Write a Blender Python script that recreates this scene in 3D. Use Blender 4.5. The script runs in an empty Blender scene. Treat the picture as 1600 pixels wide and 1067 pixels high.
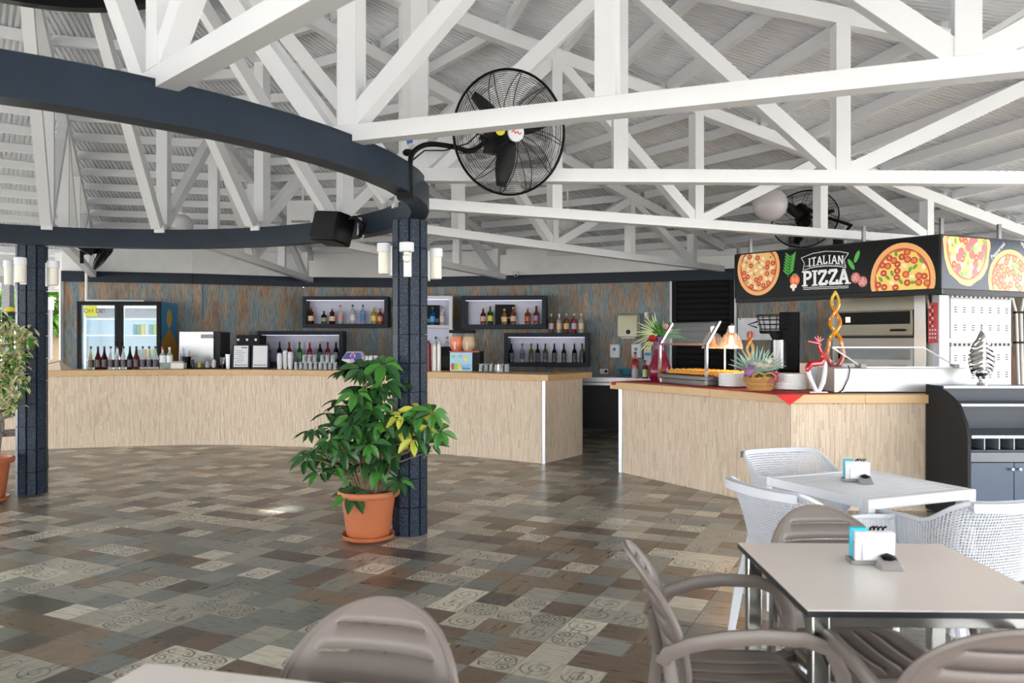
import bpy, bmesh, math, random
from math import sin, cos, pi, radians as R, hypot, atan2, sqrt
from mathutils import Vector as V, Matrix
rnd = random.Random(7)
S = bpy.context.scene
col = S.collection
# ---------------- camera, sky, sun, exposure ----------------
cam = bpy.data.cameras.new('camera'); cam.sensor_width = 36; cam.lens = 36*1250/1600
cam.clip_start = .05; cam.clip_end = 300
cam.dof.use_dof = True; cam.dof.focus_distance = 9.0; cam.dof.aperture_fstop = 4.0
co = bpy.data.objects.new('camera', cam); col.objects.link(co)
co.location = (0, 0, 1.5); co.rotation_euler = (pi/2, 0, 0); S.camera = co
W = bpy.data.worlds.new('sky'); S.world = W; W.use_nodes = True
bg = W.node_tree.nodes['Background']; bg.inputs[0].default_value = (.93, .965, 1, 1); bg.inputs[1].default_value = 2.6
sl = bpy.data.lights.new('sun', 'SUN'); sl.energy = 7.0; sl.angle = R(3); sl.color = (1, .98, .95)
so = bpy.data.objects.new('sun', sl); col.objects.link(so); so.rotation_euler = (R(18), R(-16), 0)
S.view_settings.view_transform = 'Standard'; S.view_settings.look = 'None'
S.view_settings.gamma = 1; S.view_settings.use_curve_mapping = False
S.view_settings.exposure = 1.78
S.cycles.max_bounces = 10; S.cycles.diffuse_bounces = 6; S.cycles.transparent_max_bounces = 12
S.cycles.sample_clamp_indirect = 6; S.cycles.caustics_reflective = False; S.cycles.caustics_refractive = False
# ---------------- helpers ----------------
F = 1250.0; CY = 533.5
def P(px, py, Y): return V(((px-800)/F*Y, Y, 1.5+(CY-py)/F*Y))
class NT:
    def __init__(s, m): s.t = m.node_tree; s.b = s.t.nodes['Principled BSDF']
    def n(s, ty, ins={}, **kw):
        x = s.t.nodes.new('ShaderNode'+ty)
        for k, v in kw.items(): setattr(x, k, v)
        for k, v in ins.items():
            i = x.inputs[k]
            if isinstance(v, bpy.types.NodeSocket): s.t.links.new(v, i)
            else: i.default_value = v
        return x
    def m(s, op, a, b=0, c=0): return s.n('Math', {0: a, 1: b, 2: c}, operation=op).outputs[0]
    def vm(s, op, a, b=(0, 0, 0)): return s.n('VectorMath', {0: a, 1: b}, operation=op)
    def ramp(s, f, st, interp='LINEAR'):
        r = s.n('ValToRGB', {0: f}); c = r.color_ramp; c.interpolation = interp
        while len(c.elements) < len(st): c.elements.new(.5)
        for e, (p, q) in zip(c.elements, st): e.position = p; e.color = (*q, 1)
        return r.outputs[0]
    def mix(s, f, a, b, bl='MIX'):
        x = s.n('Mix', {}, data_type='RGBA', blend_type=bl)
        for i, v in ((0, f), (6, a), (7, b)):
            if isinstance(v, bpy.types.NodeSocket): s.t.links.new(v, x.inputs[i])
            else: x.inputs[i].default_value = v if i == 0 else (*v, 1)
        return x.outputs[2]
    def set(s, k, v):
        if isinstance(v, bpy.types.NodeSocket): s.t.links.new(v, s.b.inputs[k])
        else: s.b.inputs[k].default_value = v
    def noise(s, vec, sc, det=4, ro=.5): return s.n('TexNoise', {'Vector': vec, 'Scale': sc, 'Detail': det, 'Roughness': ro}).outputs[0]
    def bump(s, h, st=.3, d=.01): s.set('Normal', s.n('Bump', {'Height': h, 'Strength': st, 'Distance': d}).outputs[0])
    def pos(s): return s.n('NewGeometry').outputs['Position']
    def obj(s): return s.n('TexCoord').outputs['Object']
    def isl(s): return s.n('NewGeometry').outputs['Random Per Island']
def newmat(name):
    m = bpy.data.materials.new(name); m.use_nodes = True; return m, NT(m)
def mat(name, c, rough=.5, metal=0, var=.08, sc=6, bump=0, spec=.5, trans=0, emit=0, coat=0, isl=0, alpha=1, stretch=(1, 1, 1)):
    m, n = newmat(name)
    v = n.vm('MULTIPLY', n.obj(), stretch).outputs[0]
    nz = n.noise(v, sc)
    f = n.m('MULTIPLY_ADD', nz, 2*var, 1-var)
    if isl: f = n.m('MULTIPLY', f, n.m('MULTIPLY_ADD', n.isl(), 2*isl, 1-isl))
    cc = n.vm('SCALE', (*c,)); n.t.links.new(f, cc.inputs['Scale'])
    n.set('Base Color', cc.outputs[0]); n.set('Roughness', rough); n.set('Metallic', metal)
    n.set('Specular IOR Level', spec)
    if trans: n.set('Transmission Weight', trans); n.set('IOR', 1.3 if trans < 1 else 1.45)
    if coat: n.set('Coat Weight', coat)
    if alpha < 1: n.set('Alpha', alpha)
    if emit:
        n.set('Emission Color', (*c, 1)); n.set('Emission Strength', emit)
    if bump: n.bump(nz, bump)
    m.diffuse_color = (*c, 1)
    return m
class MB:
    def __init__(s): s.v = []; s.f = []; s.mi = []
    def add(s, vs, fs, mi=0):
        o = len(s.v); s.v += [tuple(x) for x in vs]; s.f += [tuple(o+i for i in f) for f in fs]; s.mi += [mi]*len(fs); return s
    def box(s, c, d, rz=0, mi=0, rot=None):
        M = rot if rot else Matrix.Rotation(rz, 3, 'Z'); c = V(c)
        vs = [c+M@V((x*d[0]/2, y*d[1]/2, z*d[2]/2)) for z in (-1, 1) for x, y in ((-1, -1), (1, -1), (1, 1), (-1, 1))]
        return s.add(vs, [(0, 3, 2, 1), (4, 5, 6, 7), (0, 1, 5, 4), (1, 2, 6, 5), (2, 3, 7, 6), (3, 0, 4, 7)], mi)
    def bx(s, a, b, mi=0):
        return s.box([(a[i]+b[i])/2 for i in range(3)], [abs(b[i]-a[i]) for i in range(3)], 0, mi)
    def beam(s, p, q, w, h, up=(0, 0, 1), mi=0):
        p, q = V(p), V(q); d = (q-p).normalized(); x = d.cross(V(up))
        x = x.normalized() if x.length > 1e-4 else V((1, 0, 0)); z = x.cross(d)
        vs = [e+x*a*w/2+z*b*h/2 for e in (p, q) for a, b in ((-1, -1), (1, -1), (1, 1), (-1, 1))]
        return s.add(vs, [(0, 1, 2, 3), (7, 6, 5, 4), (0, 4, 5, 1), (1, 5, 6, 2), (2, 6, 7, 3), (3, 7, 4, 0)], mi)
    def sweep(s, pts, w, h=None, n=8, closed=False, up=(0, 0, 1), mi=0, sc=None, pw=1.0):
        pts = [V(p) for p in pts]; h = w if h is None else h; N = len(pts); vs = []
        x0 = None
        for i, p in enumerate(pts):
            if closed: d = pts[(i+1) % N]-pts[i-1]
            else: d = pts[min(i+1, N-1)]-pts[max(i-1, 0)]
            d = d.normalized()
            if x0 is None:
                x = d.cross(V(up)); x = x if x.length > 1e-3 else d.cross(V((1, 0, 0)))
            else: x = x0-d*x0.dot(d)
            x = x.normalized(); x0 = x; y = x.cross(d); k = sc[i] if sc else 1
            for j in range(n):
                a = 2*pi*j/n+pi/n; ca, sa = cos(a), sin(a)
                ca = math.copysign(abs(ca)**pw, ca); sa = math.copysign(abs(sa)**pw, sa)
                vs.append(p+x*ca*w*k+y*sa*h*k)
        fs = [(i*n+j, i*n+(j+1) % n, ((i+1) % N)*n+(j+1) % n, ((i+1) % N)*n+j) for i in range(N if closed else N-1) for j in range(n)]
        if not closed: fs += [tuple(range(n))[::-1], tuple((N-1)*n+j for j in range(n))]
        return s.add(vs, fs, mi)
    def lathe(s, prof, c=(0, 0, 0), n=24, mi=0, axis=None, capb=True, capt=True, a0=0, a1=2*pi):
        c = V(c); vs = []; full = abs(a1-a0-2*pi) < 1e-6
        M = axis if axis else Matrix.Identity(3); k = n if full else n+1
        for r, z in prof:
            for j in range(k):
                a = a0+(a1-a0)*j/n; vs.append(c+M@V((r*cos(a), r*sin(a), z)))
        fs = [(i*k+j, i*k+(j+1) % k, (i+1)*k+(j+1) % k, (i+1)*k+j) for i in range(len(prof)-1) for j in range(n)]
        if full and capb and prof[0][0] > 1e-5: fs.append(tuple(range(k))[::-1])
        if full and capt and prof[-1][0] > 1e-5: fs.append(tuple((len(prof)-1)*k+j for j in range(k)))
        return s.add(vs, fs, mi)
    def sphere(s, c, r, n=16, mi=0, sc=(1, 1, 1)):
        pr = [(r*sin(pi*i/(n//2)), -r*cos(pi*i/(n//2))) for i in range(n//2+1)]; o = len(s.v)
        s.lathe(pr, (0, 0, 0), n, mi, capb=False, capt=False)
        for i in range(o, len(s.v)): x = s.v[i]; s.v[i] = (c[0]+x[0]*sc[0], c[1]+x[1]*sc[1], c[2]+x[2]*sc[2])
        return s
    def prism(s, poly, z0, z1, mi=0):
        n = len(poly); vs = [(x, y, z0) for x, y in poly]+[(x, y, z1) for x, y in poly]
        return s.add(vs, [tuple(range(n))[::-1], tuple(range(n, 2*n))]+[(i, (i+1) % n, n+(i+1) % n, n+i) for i in range(n)], mi)
    def xf(s, M, o=0):
        for i in range(o, len(s.v)): s.v[i] = tuple(M@V(s.v[i]))
        return s
    def mesh(s, name, mats):
        me = bpy.data.meshes.new(name); me.from_pydata(s.v, [], s.f)
        for m in (mats if isinstance(mats, (list, tuple)) else [mats]): me.materials.append(m)
        me.polygons.foreach_set('material_index', s.mi)
        bm = bmesh.new(); bm.from_mesh(me); bmesh.ops.recalc_face_normals(bm, faces=bm.faces[:]) if len(s.f) < 60000 and not getattr(s, 'keep', 0) else None
        bm.to_mesh(me); bm.free()
        me.shade_smooth(); me.set_sharp_from_angle(angle=R(38)); me.update(); return me
    def build(s, name, mats, parent=None, bevel=0, seg=2):
        o = bpy.data.objects.new(name, s.mesh(name, mats)); col.objects.link(o)
        if parent: o.parent = parent
        if bevel:
            b = o.modifiers.new('bevel', 'BEVEL'); b.width = bevel; b.segments = seg; b.limit_method = 'ANGLE'; b.angle_limit = R(40)
        return o
def tag(o, label, cat=None, group=None, kind=None):
    if label: o['label'] = label
    if cat: o['category'] = cat
    if group: o['group'] = group
    if kind: o['kind'] = kind
    return o
def thing(name, label, cat, loc=(0, 0, 0), rz=0, group=None):
    o = bpy.data.objects.new(name, None); col.objects.link(o); o.location = loc; o.rotation_euler = (0, 0, rz)
    o.empty_display_size = .1
    return tag(o, label, cat, group)
def struct(name):
    o = bpy.data.objects.new(name, None); col.objects.link(o); o['kind'] = 'structure'; return o
def inst(name, me, parent=None, M=None):
    o = bpy.data.objects.new(name, me); col.objects.link(o)
    if parent: o.parent = parent
    if M is not None: o.matrix_basis = M
    return o
def dup(o, loc=None, rz=None, label=None, parent=None, group=None):
    c = o.copy(); col.objects.link(c)
    if parent: c.parent = parent
    if loc is not None: c.location = loc
    if rz is not None: c.rotation_euler = (0, 0, rz)
    if label: c['label'] = label
    if group: c['group'] = group
    for ch in list(o.children): dup(ch, parent=c)
    return c
def poly_at(pts, d):
    """point and direction at distance d along polyline"""
    for (a, b) in zip(pts, pts[1:]):
        l = hypot(b[0]-a[0], b[1]-a[1])
        if d <= l or (a, b) == (pts[-2], pts[-1]):
            t = d/l; return (a[0]+(b[0]-a[0])*t, a[1]+(b[1]-a[1])*t), ((b[0]-a[0])/l, (b[1]-a[1])/l)
        d -= l
def plen(pts): return sum(hypot(b[0]-a[0], b[1]-a[1]) for a, b in zip(pts, pts[1:]))
def cat_rom(pts, n=6):
    out = []; q = [V(p) for p in pts]; q = [q[0]*2-q[1]]+q+[q[-1]*2-q[-2]]
    for i in range(1, len(q)-2):
        for j in range(n):
            t = j/n; a, b, c, d = q[i-1:i+3]
            out.append(.5*((2*b)+(c-a)*t+(2*a-5*b+4*c-d)*t*t+(3*b-a-3*c+d)*t**3))
    out.append(q[-2]); return out
# ---------------- materials ----------------
WHITE = mat('white_paint', (.70, .72, .76), .45, var=.05, sc=3)
SHEET = mat('white_sheet', (.80, .83, .87), .35, var=.04, sc=2)
NAVY = mat('navy_paint', (.0095, .0185, .033), .42, var=.35, sc=5, bump=.1, spec=.22)
NAVY2 = mat('slate_paint', (.018, .024, .034), .45, var=.15, spec=.15)
BLACK = mat('black_plastic', (.004, .004, .005), .45, spec=.13)
DARK = mat('dark_steel', (.012, .013, .015), .45, 0, spec=.2)
STEEL = mat('brushed_steel', (.27, .27, .275), .3, 1, var=.1, sc=3, stretch=(1, 1, 20))
CHROME = mat('chrome', (.6, .6, .62), .1, 1, var=.02)
ALU = mat('aluminium_trim', (.7, .72, .76), .35, .6)
OFFW = mat('offwhite_plastic', (.66, .64, .6), .4)
CREAM = mat('cream_plastic', (.62, .6, .42), .35)
PAPER = mat('paper_white', (.7, .71, .74), .7)
TAUPE = mat('taupe_resin', (.175, .145, .13), .42, var=.03)
RESN2 = mat('white_chair_resin', (.60, .62, .67), .45, var=.02)
RESIN = mat('white_resin', (.82, .84, .88), .42, var=.02)
GREYP = mat('grey_plastic', (.27, .255, .25), .4)
TEAL = mat('turquoise_pack', (.02, .45, .6), .35)
HPL = mat('beige_laminate', (.82, .75, .7), .28, var=.015)
TLEG = mat('dull_chrome', (.42, .42, .4), .2, 1, var=.3, sc=12)
BLKE = mat('black_edge', (.015, .015, .022), .3)
TERRA = mat('terracotta', (.43, .125, .045), .5, var=.12, sc=4)
SOIL = mat('soil', (.05, .03, .02), .9, var=.4, sc=30)
GLASS = mat('clear_glass', (.95, .97, .97), .03, trans=1, var=0)
TINT = mat('thin_glass', (.8, .85, .88), .03, alpha=.13, var=0, spec=.8)
FROST = mat('frosted_shade', (.78, .74, .66), .45, var=.05)
BARK = mat('bark', (.2, .14, .08), .8, var=.3, sc=20)
LEAFD = mat('leaf_dark', (.022, .085, .02), .32, var=.4, sc=12, isl=.3)
LEAFM = mat('leaf_green', (.05, .19, .025), .35, var=.3, sc=12, isl=.3)
LEAFY = mat('leaf_yellow', (.5, .52, .07), .4, var=.25, sc=20)
RED = mat('red_cloth', (.42, .012, .015), .7)
def wood_mat(name, c1, c2, stripes=0):
    m, n = newmat(name); p = n.vm('MULTIPLY', n.obj(), (3, 3, 14)).outputs[0]
    g = n.noise(p, 3, 6, .6)
    k = n.m('ADD', n.m('MULTIPLY', g, .55), n.m('MULTIPLY', n.isl(), .5))
    n.set('Base Color', n.ramp(k, [(.25, c2), (.5, tuple((a+b)/2 for a, b in zip(c1, c2))), (.8, c1)])); n.set('Roughness', .42)
    n.bump(g, .1); return m
COUNTER = wood_mat('counter_wood', (.66, .44, .22), (.5, .3, .13))
def strips_mat():
    m, n = newmat('travertine_strips'); p = n.vm('MULTIPLY', n.pos(), (30, 30, 4)).outputs[0]
    g = n.noise(p, 1.5, 5, .6); i = n.isl()
    c = n.ramp(i, [(0, (.38, .28, .18)), (.1, (.52, .4, .28)), (.35, (.6, .48, .35)), (.7, (.66, .54, .41)), (1, (.72, .62, .5))])
    c = n.mix(n.m('MULTIPLY', g, .5), c, (.5, .36, .24), 'MULTIPLY'); n.set('Base Color', n.mix(.5, n.mix(1, c, (1.25, 1.25, 1.25), 'MULTIPLY'), (.72, .6, .465))); n.set('Roughness', .6)
    n.bump(g, .2); return m
STRIP = strips_mat()
def wall_mat():
    m, n = newmat('weathered_laminate'); p = n.pos()
    a = n.noise(n.vm('MULTIPLY', p, (5, 5, 1.1)).outputs[0], 1.0, 5, .62)
    b = n.noise(n.vm('MULTIPLY', n.vm('ADD', p, (9, 4, 3)).outputs[0], (7, 7, 1.3)).outputs[0], 1.0, 5, .65)
    f = n.noise(n.vm('MULTIPLY', p, (60, 60, 7)).outputs[0], 1.0, 3, .6)
    c = n.ramp(a, [(.3, (.17, .115, .08)), (.42, (.28, .235, .19)), (.5, (.24, .26, .25)), (.6, (.18, .25, .29)), (.7, (.24, .33, .38))])
    o = n.ramp(b, [(.5, (0, 0, 0)), (.6, (1, 1, 1))])
    c = n.mix(o, c, n.ramp(a, [(.35, (.27, .145, .075)), (.6, (.46, .3, .18))]))
    c = n.mix(n.ramp(f, [(.35, (.9, .9, .9)), (.5, (.25, .25, .25)), (.65, (0, 0, 0))]), c, (.45, .42, .38), 'MULTIPLY')
    n.set('Base Color', c); n.set('Roughness', .5); n.bump(f, .15); return m
LAMI = wall_mat()
def floor_mat():
    m, n = newmat('patchwork_tile'); p = n.pos()
    u = n.m('MULTIPLY', n.m('ADD', n.vm('DOT_PRODUCT', p, (.902, -.433, 0)).outputs['Value'], 1.584+30.5), 3/.61)
    v = n.m('MULTIPLY', n.m('ADD', n.vm('DOT_PRODUCT', p, (.433, .902, 0)).outputs['Value'], 30.5), 3/.61)
    # some patches run two cells long
    fu, fv = n.m('FLOOR', u), n.m('FLOOR', v)
    row = n.n('TexWhiteNoise', {'Vector': n.n('CombineXYZ', {0: 3.3, 1: fv}).outputs[0]}).outputs[0]
    fu2 = n.m('FLOOR', n.m('DIVIDE', n.m('ADD', u, n.m('MULTIPLY', n.m('ROUND', row), 1)), 2))
    pick = n.m('GREATER_THAN', n.n('TexWhiteNoise', {'Vector': n.n('CombineXYZ', {0: fu2, 1: fv, 2: 9.1}).outputs[0]}).outputs[0], .8)
    cu = n.m('ADD', n.m('MULTIPLY', fu2, n.m('MULTIPLY', pick, 7.3)), n.m('MULTIPLY', fu, n.m('SUBTRACT', 1, pick)))
    wn = n.n('TexWhiteNoise', {'Vector': n.n('CombineXYZ', {0: cu, 1: fv, 2: 1.7}).outputs[0]})
    r1 = wn.outputs[0]; r2 = n.n('TexWhiteNoise', {'Vector': n.n('CombineXYZ', {0: cu, 1: fv, 2: 5.7}).outputs[0]}).outputs[0]
    base = n.ramp(r1, [(0, (.07, .058, .05)), (.06, (.11, .078, .056)), (.17, (.16, .12, .085)), (.27, (.135, .14, .13)), (.43, (.19, .187, .165)), (.6, (.25, .235, .2)), (.76, (.34, .315, .26)), (.9, (.44, .41, .34))], 'CONSTANT')
    uu = n.n('CombineXYZ', {0: n.m('MULTIPLY', u, .8), 1: n.m('MULTIPLY', v, 7)}).outputs[0]
    vv = n.n('CombineXYZ', {0: n.m('MULTIPLY', u, 7), 1: n.m('MULTIPLY', v, .8), 2: 4.0}).outputs[0]
    sel = n.m('GREATER_THAN', r2, .72)
    vec = n.mix(sel, (0, 0, 0), (1, 1, 1)); gv = n.vm('ADD', n.vm('MULTIPLY', uu, n.vm('SUBTRACT', (1, 1, 1), vec).outputs[0]).outputs[0], n.vm('MULTIPLY', vv, vec).outputs[0]).outputs[0]
    g = n.noise(gv, 1.6, 6, .68)
    base = n.mix(1, base, n.ramp(g, [(.3, (.7, .69, .67)), (.45, (1.35, 1.35, 1.34)), (.58, (1.7, 1.68, 1.65)), (.7, (1.05, .98, .92))]), 'MULTIPLY')
    # scroll print inside some pale cells
    lu = n.m('SUBTRACT', n.m('FRACT', u), .5); lv = n.m('SUBTRACT', n.m('FRACT', v), .5)
    d = n.m('SQRT', n.m('ADD', n.m('MULTIPLY', lu, lu), n.m('MULTIPLY', lv, lv)))
    al, av = n.m('ABSOLUTE', lu), n.m('ABSOLUTE', lv)
    d2 = n.m('SQRT', n.m('ADD', n.m('POWER', n.m('SUBTRACT', al, .23), 2), n.m('POWER', n.m('SUBTRACT', av, .23), 2)))
    ring = n.m('MAXIMUM', n.m('LESS_THAN', n.m('ABSOLUTE', n.m('SUBTRACT', d2, .14)), .022), n.m('LESS_THAN', n.m('ABSOLUTE', n.m('SUBTRACT', d, .44)), .018))
    ring = n.m('MAXIMUM', ring, n.m('LESS_THAN', d2, .05))
    cross = n.m('MULTIPLY', n.m('LESS_THAN', n.m('MINIMUM', al, av), .016), n.m('LESS_THAN', d, .44))
    ring = n.m('MAXIMUM', ring, cross)
    ang = n.m('ARCTAN2', lv, lu)
    spir = n.m('LESS_THAN', n.m('ABSOLUTE', n.m('SUBTRACT', n.m('FRACT', n.m('ADD', n.m('MULTIPLY', d, 5), n.m('DIVIDE', ang, 6.2832))), .5)), .1)
    spir = n.m('MULTIPLY', spir, n.m('LESS_THAN', d, .42))
    pr = n.m('MULTIPLY', ring, n.m('MULTIPLY', n.m('GREATER_THAN', r1, .74), n.m('LESS_THAN', r2, .45)))
    pr = n.m('MAXIMUM', pr, n.m('MULTIPLY', spir, n.m('MULTIPLY', n.m('GREATER_THAN', r1, .6), n.m('GREATER_THAN', r2, .74))))
    wear = n.ramp(n.noise(n.n('CombineXYZ', {0: u, 1: v}).outputs[0], 2.2, 4), [(.35, (0, 0, 0)), (.5, (.85, .85, .85))])
    base = n.mix(n.m('MULTIPLY', pr, wear), base, (.07, .065, .06))
    ln = n.m('LESS_THAN', n.m('MINIMUM', n.m('SUBTRACT', .5, al), n.m('SUBTRACT', .5, av)), .008)
    base = n.mix(n.m('MULTIPLY', ln, .35), base, (.08, .07, .06))
    n.set('Base Color', base); n.set('Roughness', n.m('MULTIPLY_ADD', g, .2, .2)); n.set('Specular IOR Level', .5)
    n.bump(g, .05); return m
FLOORM = floor_mat()
def granite():
    m, n = newmat('navy_granite'); p = n.pos()
    a = n.noise(p, 115, 2, .8)
    c = n.ramp(a, [(.4, (.008, .014, .026)), (.52, (.018, .029, .048)), (.62, (.07, .09, .13)), (.75, (.2, .24, .31))])
    n.set('Base Color', n.mix(n.m('MULTIPLY', n.isl(), .5), c, (.012, .02, .036))); n.set('Roughness', .42); n.set('Specular IOR Level', .2); n.bump(a, .2, .002); return m
GRAN = granite()
# ---------------- setting: ground, floor, walls, roof ----------------
C0 = V((-3.5, 5.45))
g = MB(); g.bx((-60, -60, -.3), (60, 60, -.06)); gp = g.build('ground', mat('pale_paving', (.5, .47, .42), .8, sc=1)); gp['kind'] = 'structure'
fl = MB(); fl.bx((-13, -6, -.058), (12, 19, -.012)); FLO = fl.build('floor', mat('grout', (.06, .055, .05), .7)); FLO['kind'] = 'structure'
ta, tb = V((.433, .902)), V((.902, -.433)); TS = .61
tile = MB(); hh = TS/2-.0015; tile.box((0, 0, -.006), (2*hh, 2*hh, .012)); tme = tile.mesh('floor_tile', FLOORM)
rest = MB(); near = []
rotm = atan2(tb.y, tb.x)
for i in range(-30, 31):
    for j in range(-30, 31):
        c = tb*(-1.584+TS*(i+.5))+ta*(TS*(j+.5))
        if not (-12.6 < c.x < 11.6 and -5.6 < c.y < 18.6): continue
        vis = 1.9 < c.y < 12.6 and abs(c.x) < .66*c.y+.45 and hypot(c.x+3.1, c.y-5.4) < 7.6
        (near.append((c.y, c)) if vis else rest.box((c.x, c.y, -.006), (2*hh, 2*hh, .012), rotm))
near.sort(key=lambda t: t[0])
for k, (_, c) in enumerate(near):
    if k < 300: inst('floor_tile', tme, FLO, Matrix.Translation((c.x, c.y, 0))@Matrix.Rotation(rotm, 4, 'Z'))
    else: rest.box((c.x, c.y, -.006), (2*hh, 2*hh, .012), rotm)
rest.build('distant_floor_tiles', FLOORM, FLO)['kind'] = 'stuff'
# back wall polyline
WP = [(-7.65, 13.6), (-5.65, 14.15), (-3.9, 14.95), (-2.2, 15.15), (.35, 14.45), (2.7, 13.6)]
WR = [(3.68, 13.2), (7.6, 9.24)]
def zc(r): return 4.25-.19*(r-3.25)
def zroof(x, y): return zc(hypot(x-C0.x, y-C0.y))+.1
WB = struct('wall_back')
def wall_panels(pts, parent, z1=2.52):
    for a, b in zip(pts, pts[1:]):
        l = hypot(b[0]-a[0], b[1]-a[1]); n = max(1, round(l/1.25)); ang = atan2(b[1]-a[1], b[0]-a[0])
        for i in range(n):
            t = (i+.5)/n; c = (a[0]+(b[0]-a[0])*t-sin(ang)*.02, a[1]+(b[1]-a[1])*t+cos(ang)*.02)
            for z0, zz in ((0.0, 1.39), (1.393, z1)):
                m = MB(); m.box((c[0], c[1], (z0+zz)/2), (l/n-.003, .02, zz-z0), ang); m.build('panel', LAMI, parent)
def strip_wall(pts, z0, z1f, th, off, name, m, parent):
    """wall made of straight runs; z1f(x,y) gives the top"""
    b = MB()
    for p, q in zip(pts, pts[1:]):
        l = hypot(q[0]-p[0], q[1]-p[1]); nx, ny = -(q[1]-p[1])/l, (q[0]-p[0])/l; vs = []
        for (x, y) in (p, q):
            for o in (off, off+th):
                for top in (0, 1):
                    X, Y = x+nx*o, y+ny*o; vs.append((X, Y, z1f(X, Y) if top else z0))
        b.add(vs, [(0, 4, 5, 1), (2, 3, 7, 6), (1, 5, 7, 3), (0, 2, 6, 4), (0, 1, 3, 2), (4, 6, 7, 5)])
    return b.build(name, m, parent)
wall_panels(WP, WB)
for x, y in WP[1:-1]+[(WP[-1][0], WP[-1][1])]:
    m = MB(); m.box((x, y+.1, 1.26), (.3, .1, 2.5)); m.build('corner_light_stop', LAMI, WB)  # strips added behind the panel joints to stop outside light leaking through
strip_wall(WP, 0, lambda x, y: 2.6, .1, .04, 'backing', LAMI, WB)
strip_wall(WP+WR, 2.7, lambda x, y: zroof(x, y)+.12, .12, 0, 'upper_wall', mat('upper_wall_paint', (.8, .82, .84), .6), WB)
TB = strip_wall(WP+WR, 2.52, lambda x, y: 2.7, .14, -.06, 'trim_1', NAVY, None); TB['kind'] = 'structure'
WRt = struct('wall_right'); wall_panels(WR, WRt)
strip_wall(WR, 0, lambda x, y: 2.6, .1, .04, 'backing', LAMI, WRt)
for i, (x, y) in enumerate(((2.7, 13.6), (3.68, 13.2), (-7.65, 13.6))):
    m = MB(); m.box((x, y-.02, 1.26), (.035, .06, 2.52), R(-20)); t = m.build('trim_%d' % (i+2), WHITE); t['kind'] = 'structure'
# roller shutter
SHM = mat('shutter_black', (.01, .01, .012), .7, spec=.15)
SH = thing('roller_shutter', 'black roller shutter with horizontal slats between the weathered wall and the pizza sign', 'shutter')
sa, sb = V((2.73, 13.57)), V((3.66, 13.19)); dr = (sb-sa).normalized(); an = atan2(dr.y, dr.x); mid = (sa+sb)/2
sm = MB(); ns = 26
bk_ = MB(); bk_.box((mid.x-dr.y*-.06, mid.y+.07, 1.26), ((sb-sa).length+.04, .02, 2.52), an); bk_.build('backing_sheet', SHM, SH)
for k in range(ns):
    z = .05+k*.095; q = MB(); w = (sb-sa).length-.12
    q.sweep([V((mid.x-dr.x*w/2, mid.y-dr.y*w/2, z+.045)), V((mid.x+dr.x*w/2, mid.y+dr.y*w/2, z+.045))], .018, .047, 10)
    q.build('slat', SHM, SH)
for s in (-1, 1):
    q = MB(); q.box((mid.x+s*dr.x*.47, mid.y+s*dr.y*.47, 1.26), (.07, .08, 2.52), an); q.build('guide_rail', SHM, SH)
# corrugated roof and purlins
CE = struct('ceiling'); T = math.tan(R(11.25)); RO = 11.8; OFF = R(1.5)
for k in range(16):
    a = OFF+R(22.5)*(k+.5); er = V((cos(a), sin(a))); et = V((-sin(a), cos(a))); pitch = .055
    def pt(s, t, dz): p = C0+er*s+et*t; return (p.x, p.y, zc(s/cos(R(11.25)))+.165+dz)
    m = MB(); w = RO*T; nJ = int(w/pitch)*8; vs = []
    for j in range(-(nJ//2//4)*4, nJ//2+1):
        t = (j//4+(0, .5, .56, .94)[j % 4])*pitch; s0 = max((abs(t)-.045)/T, .1); dz = (0, 0, .024, .024)[j % 4]
        vs += [pt(s0, t, dz), pt(RO, t, dz), pt(RO, t, dz+.002)]
    nn = len(vs)//3
    m.add(vs, [(3*i, 3*i+3, 3*i+4, 3*i+1) for i in range(nn-1)]); m.keep = 1
    m.build('corrugated_sheet', SHEET, CE)
    vis = k in (13, 14, 15, 0, 1, 2, 3, 4, 5)
    joint = MB()
    s = .75
    while s < RO-.1:
        b = joint if not vis else MB(); hw = s*T-.055
        p, q = C0+er*s-et*hw, C0+er*s+et*hw; z = zc(s/cos(R(11.25)))+.105
        b.beam((p.x, p.y, z), (q.x, q.y, z), .06, .1)
        if vis: b.build('purlin', WHITE, CE)
        s += .55 if s > 2.5 else .62
    if not vis: joint.build('distant_purlins', WHITE, CE)['kind'] = 'stuff'
# outer eave fascia and posts on the open sides
WL = thing('eave_beam', 'white eave beam closing the open left side under the roof edge', 'beam')
m = MB()
for k in (3, 4, 5, 6, 7):
    a, b = OFF+R(22.5)*k, OFF+R(22.5)*(k+1)
    if k == 3: continue
    p, q = C0+V((cos(a), sin(a)))*10.3, C0+V((cos(b), sin(b)))*10.3
    if k == 4: p = V((-7.8, 13.75)); 
    zz = zc(10.3); b_ = MB(); b_.beam((p.x, p.y, zz-.2), (q.x, q.y, zz-.2), .12, .62); b_.build('beam_length', WHITE, WL)
# ring posts outside
op = thing('outer_post', 'slim white post at the open left edge, seen right of the left pillar', 'post', (-8.05, 13.9, 0))
m = MB(); m.bx((-.045, -.045, -.05), (.045, .045, 2.05)); m.build('shaft', mat('grey_paint', (.32, .32, .36), .5), op); m = MB(); m.bx((-.06, -.06, 2.05), (.06, .06, 2.27)); m.build('collar', WHITE, op)
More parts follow.
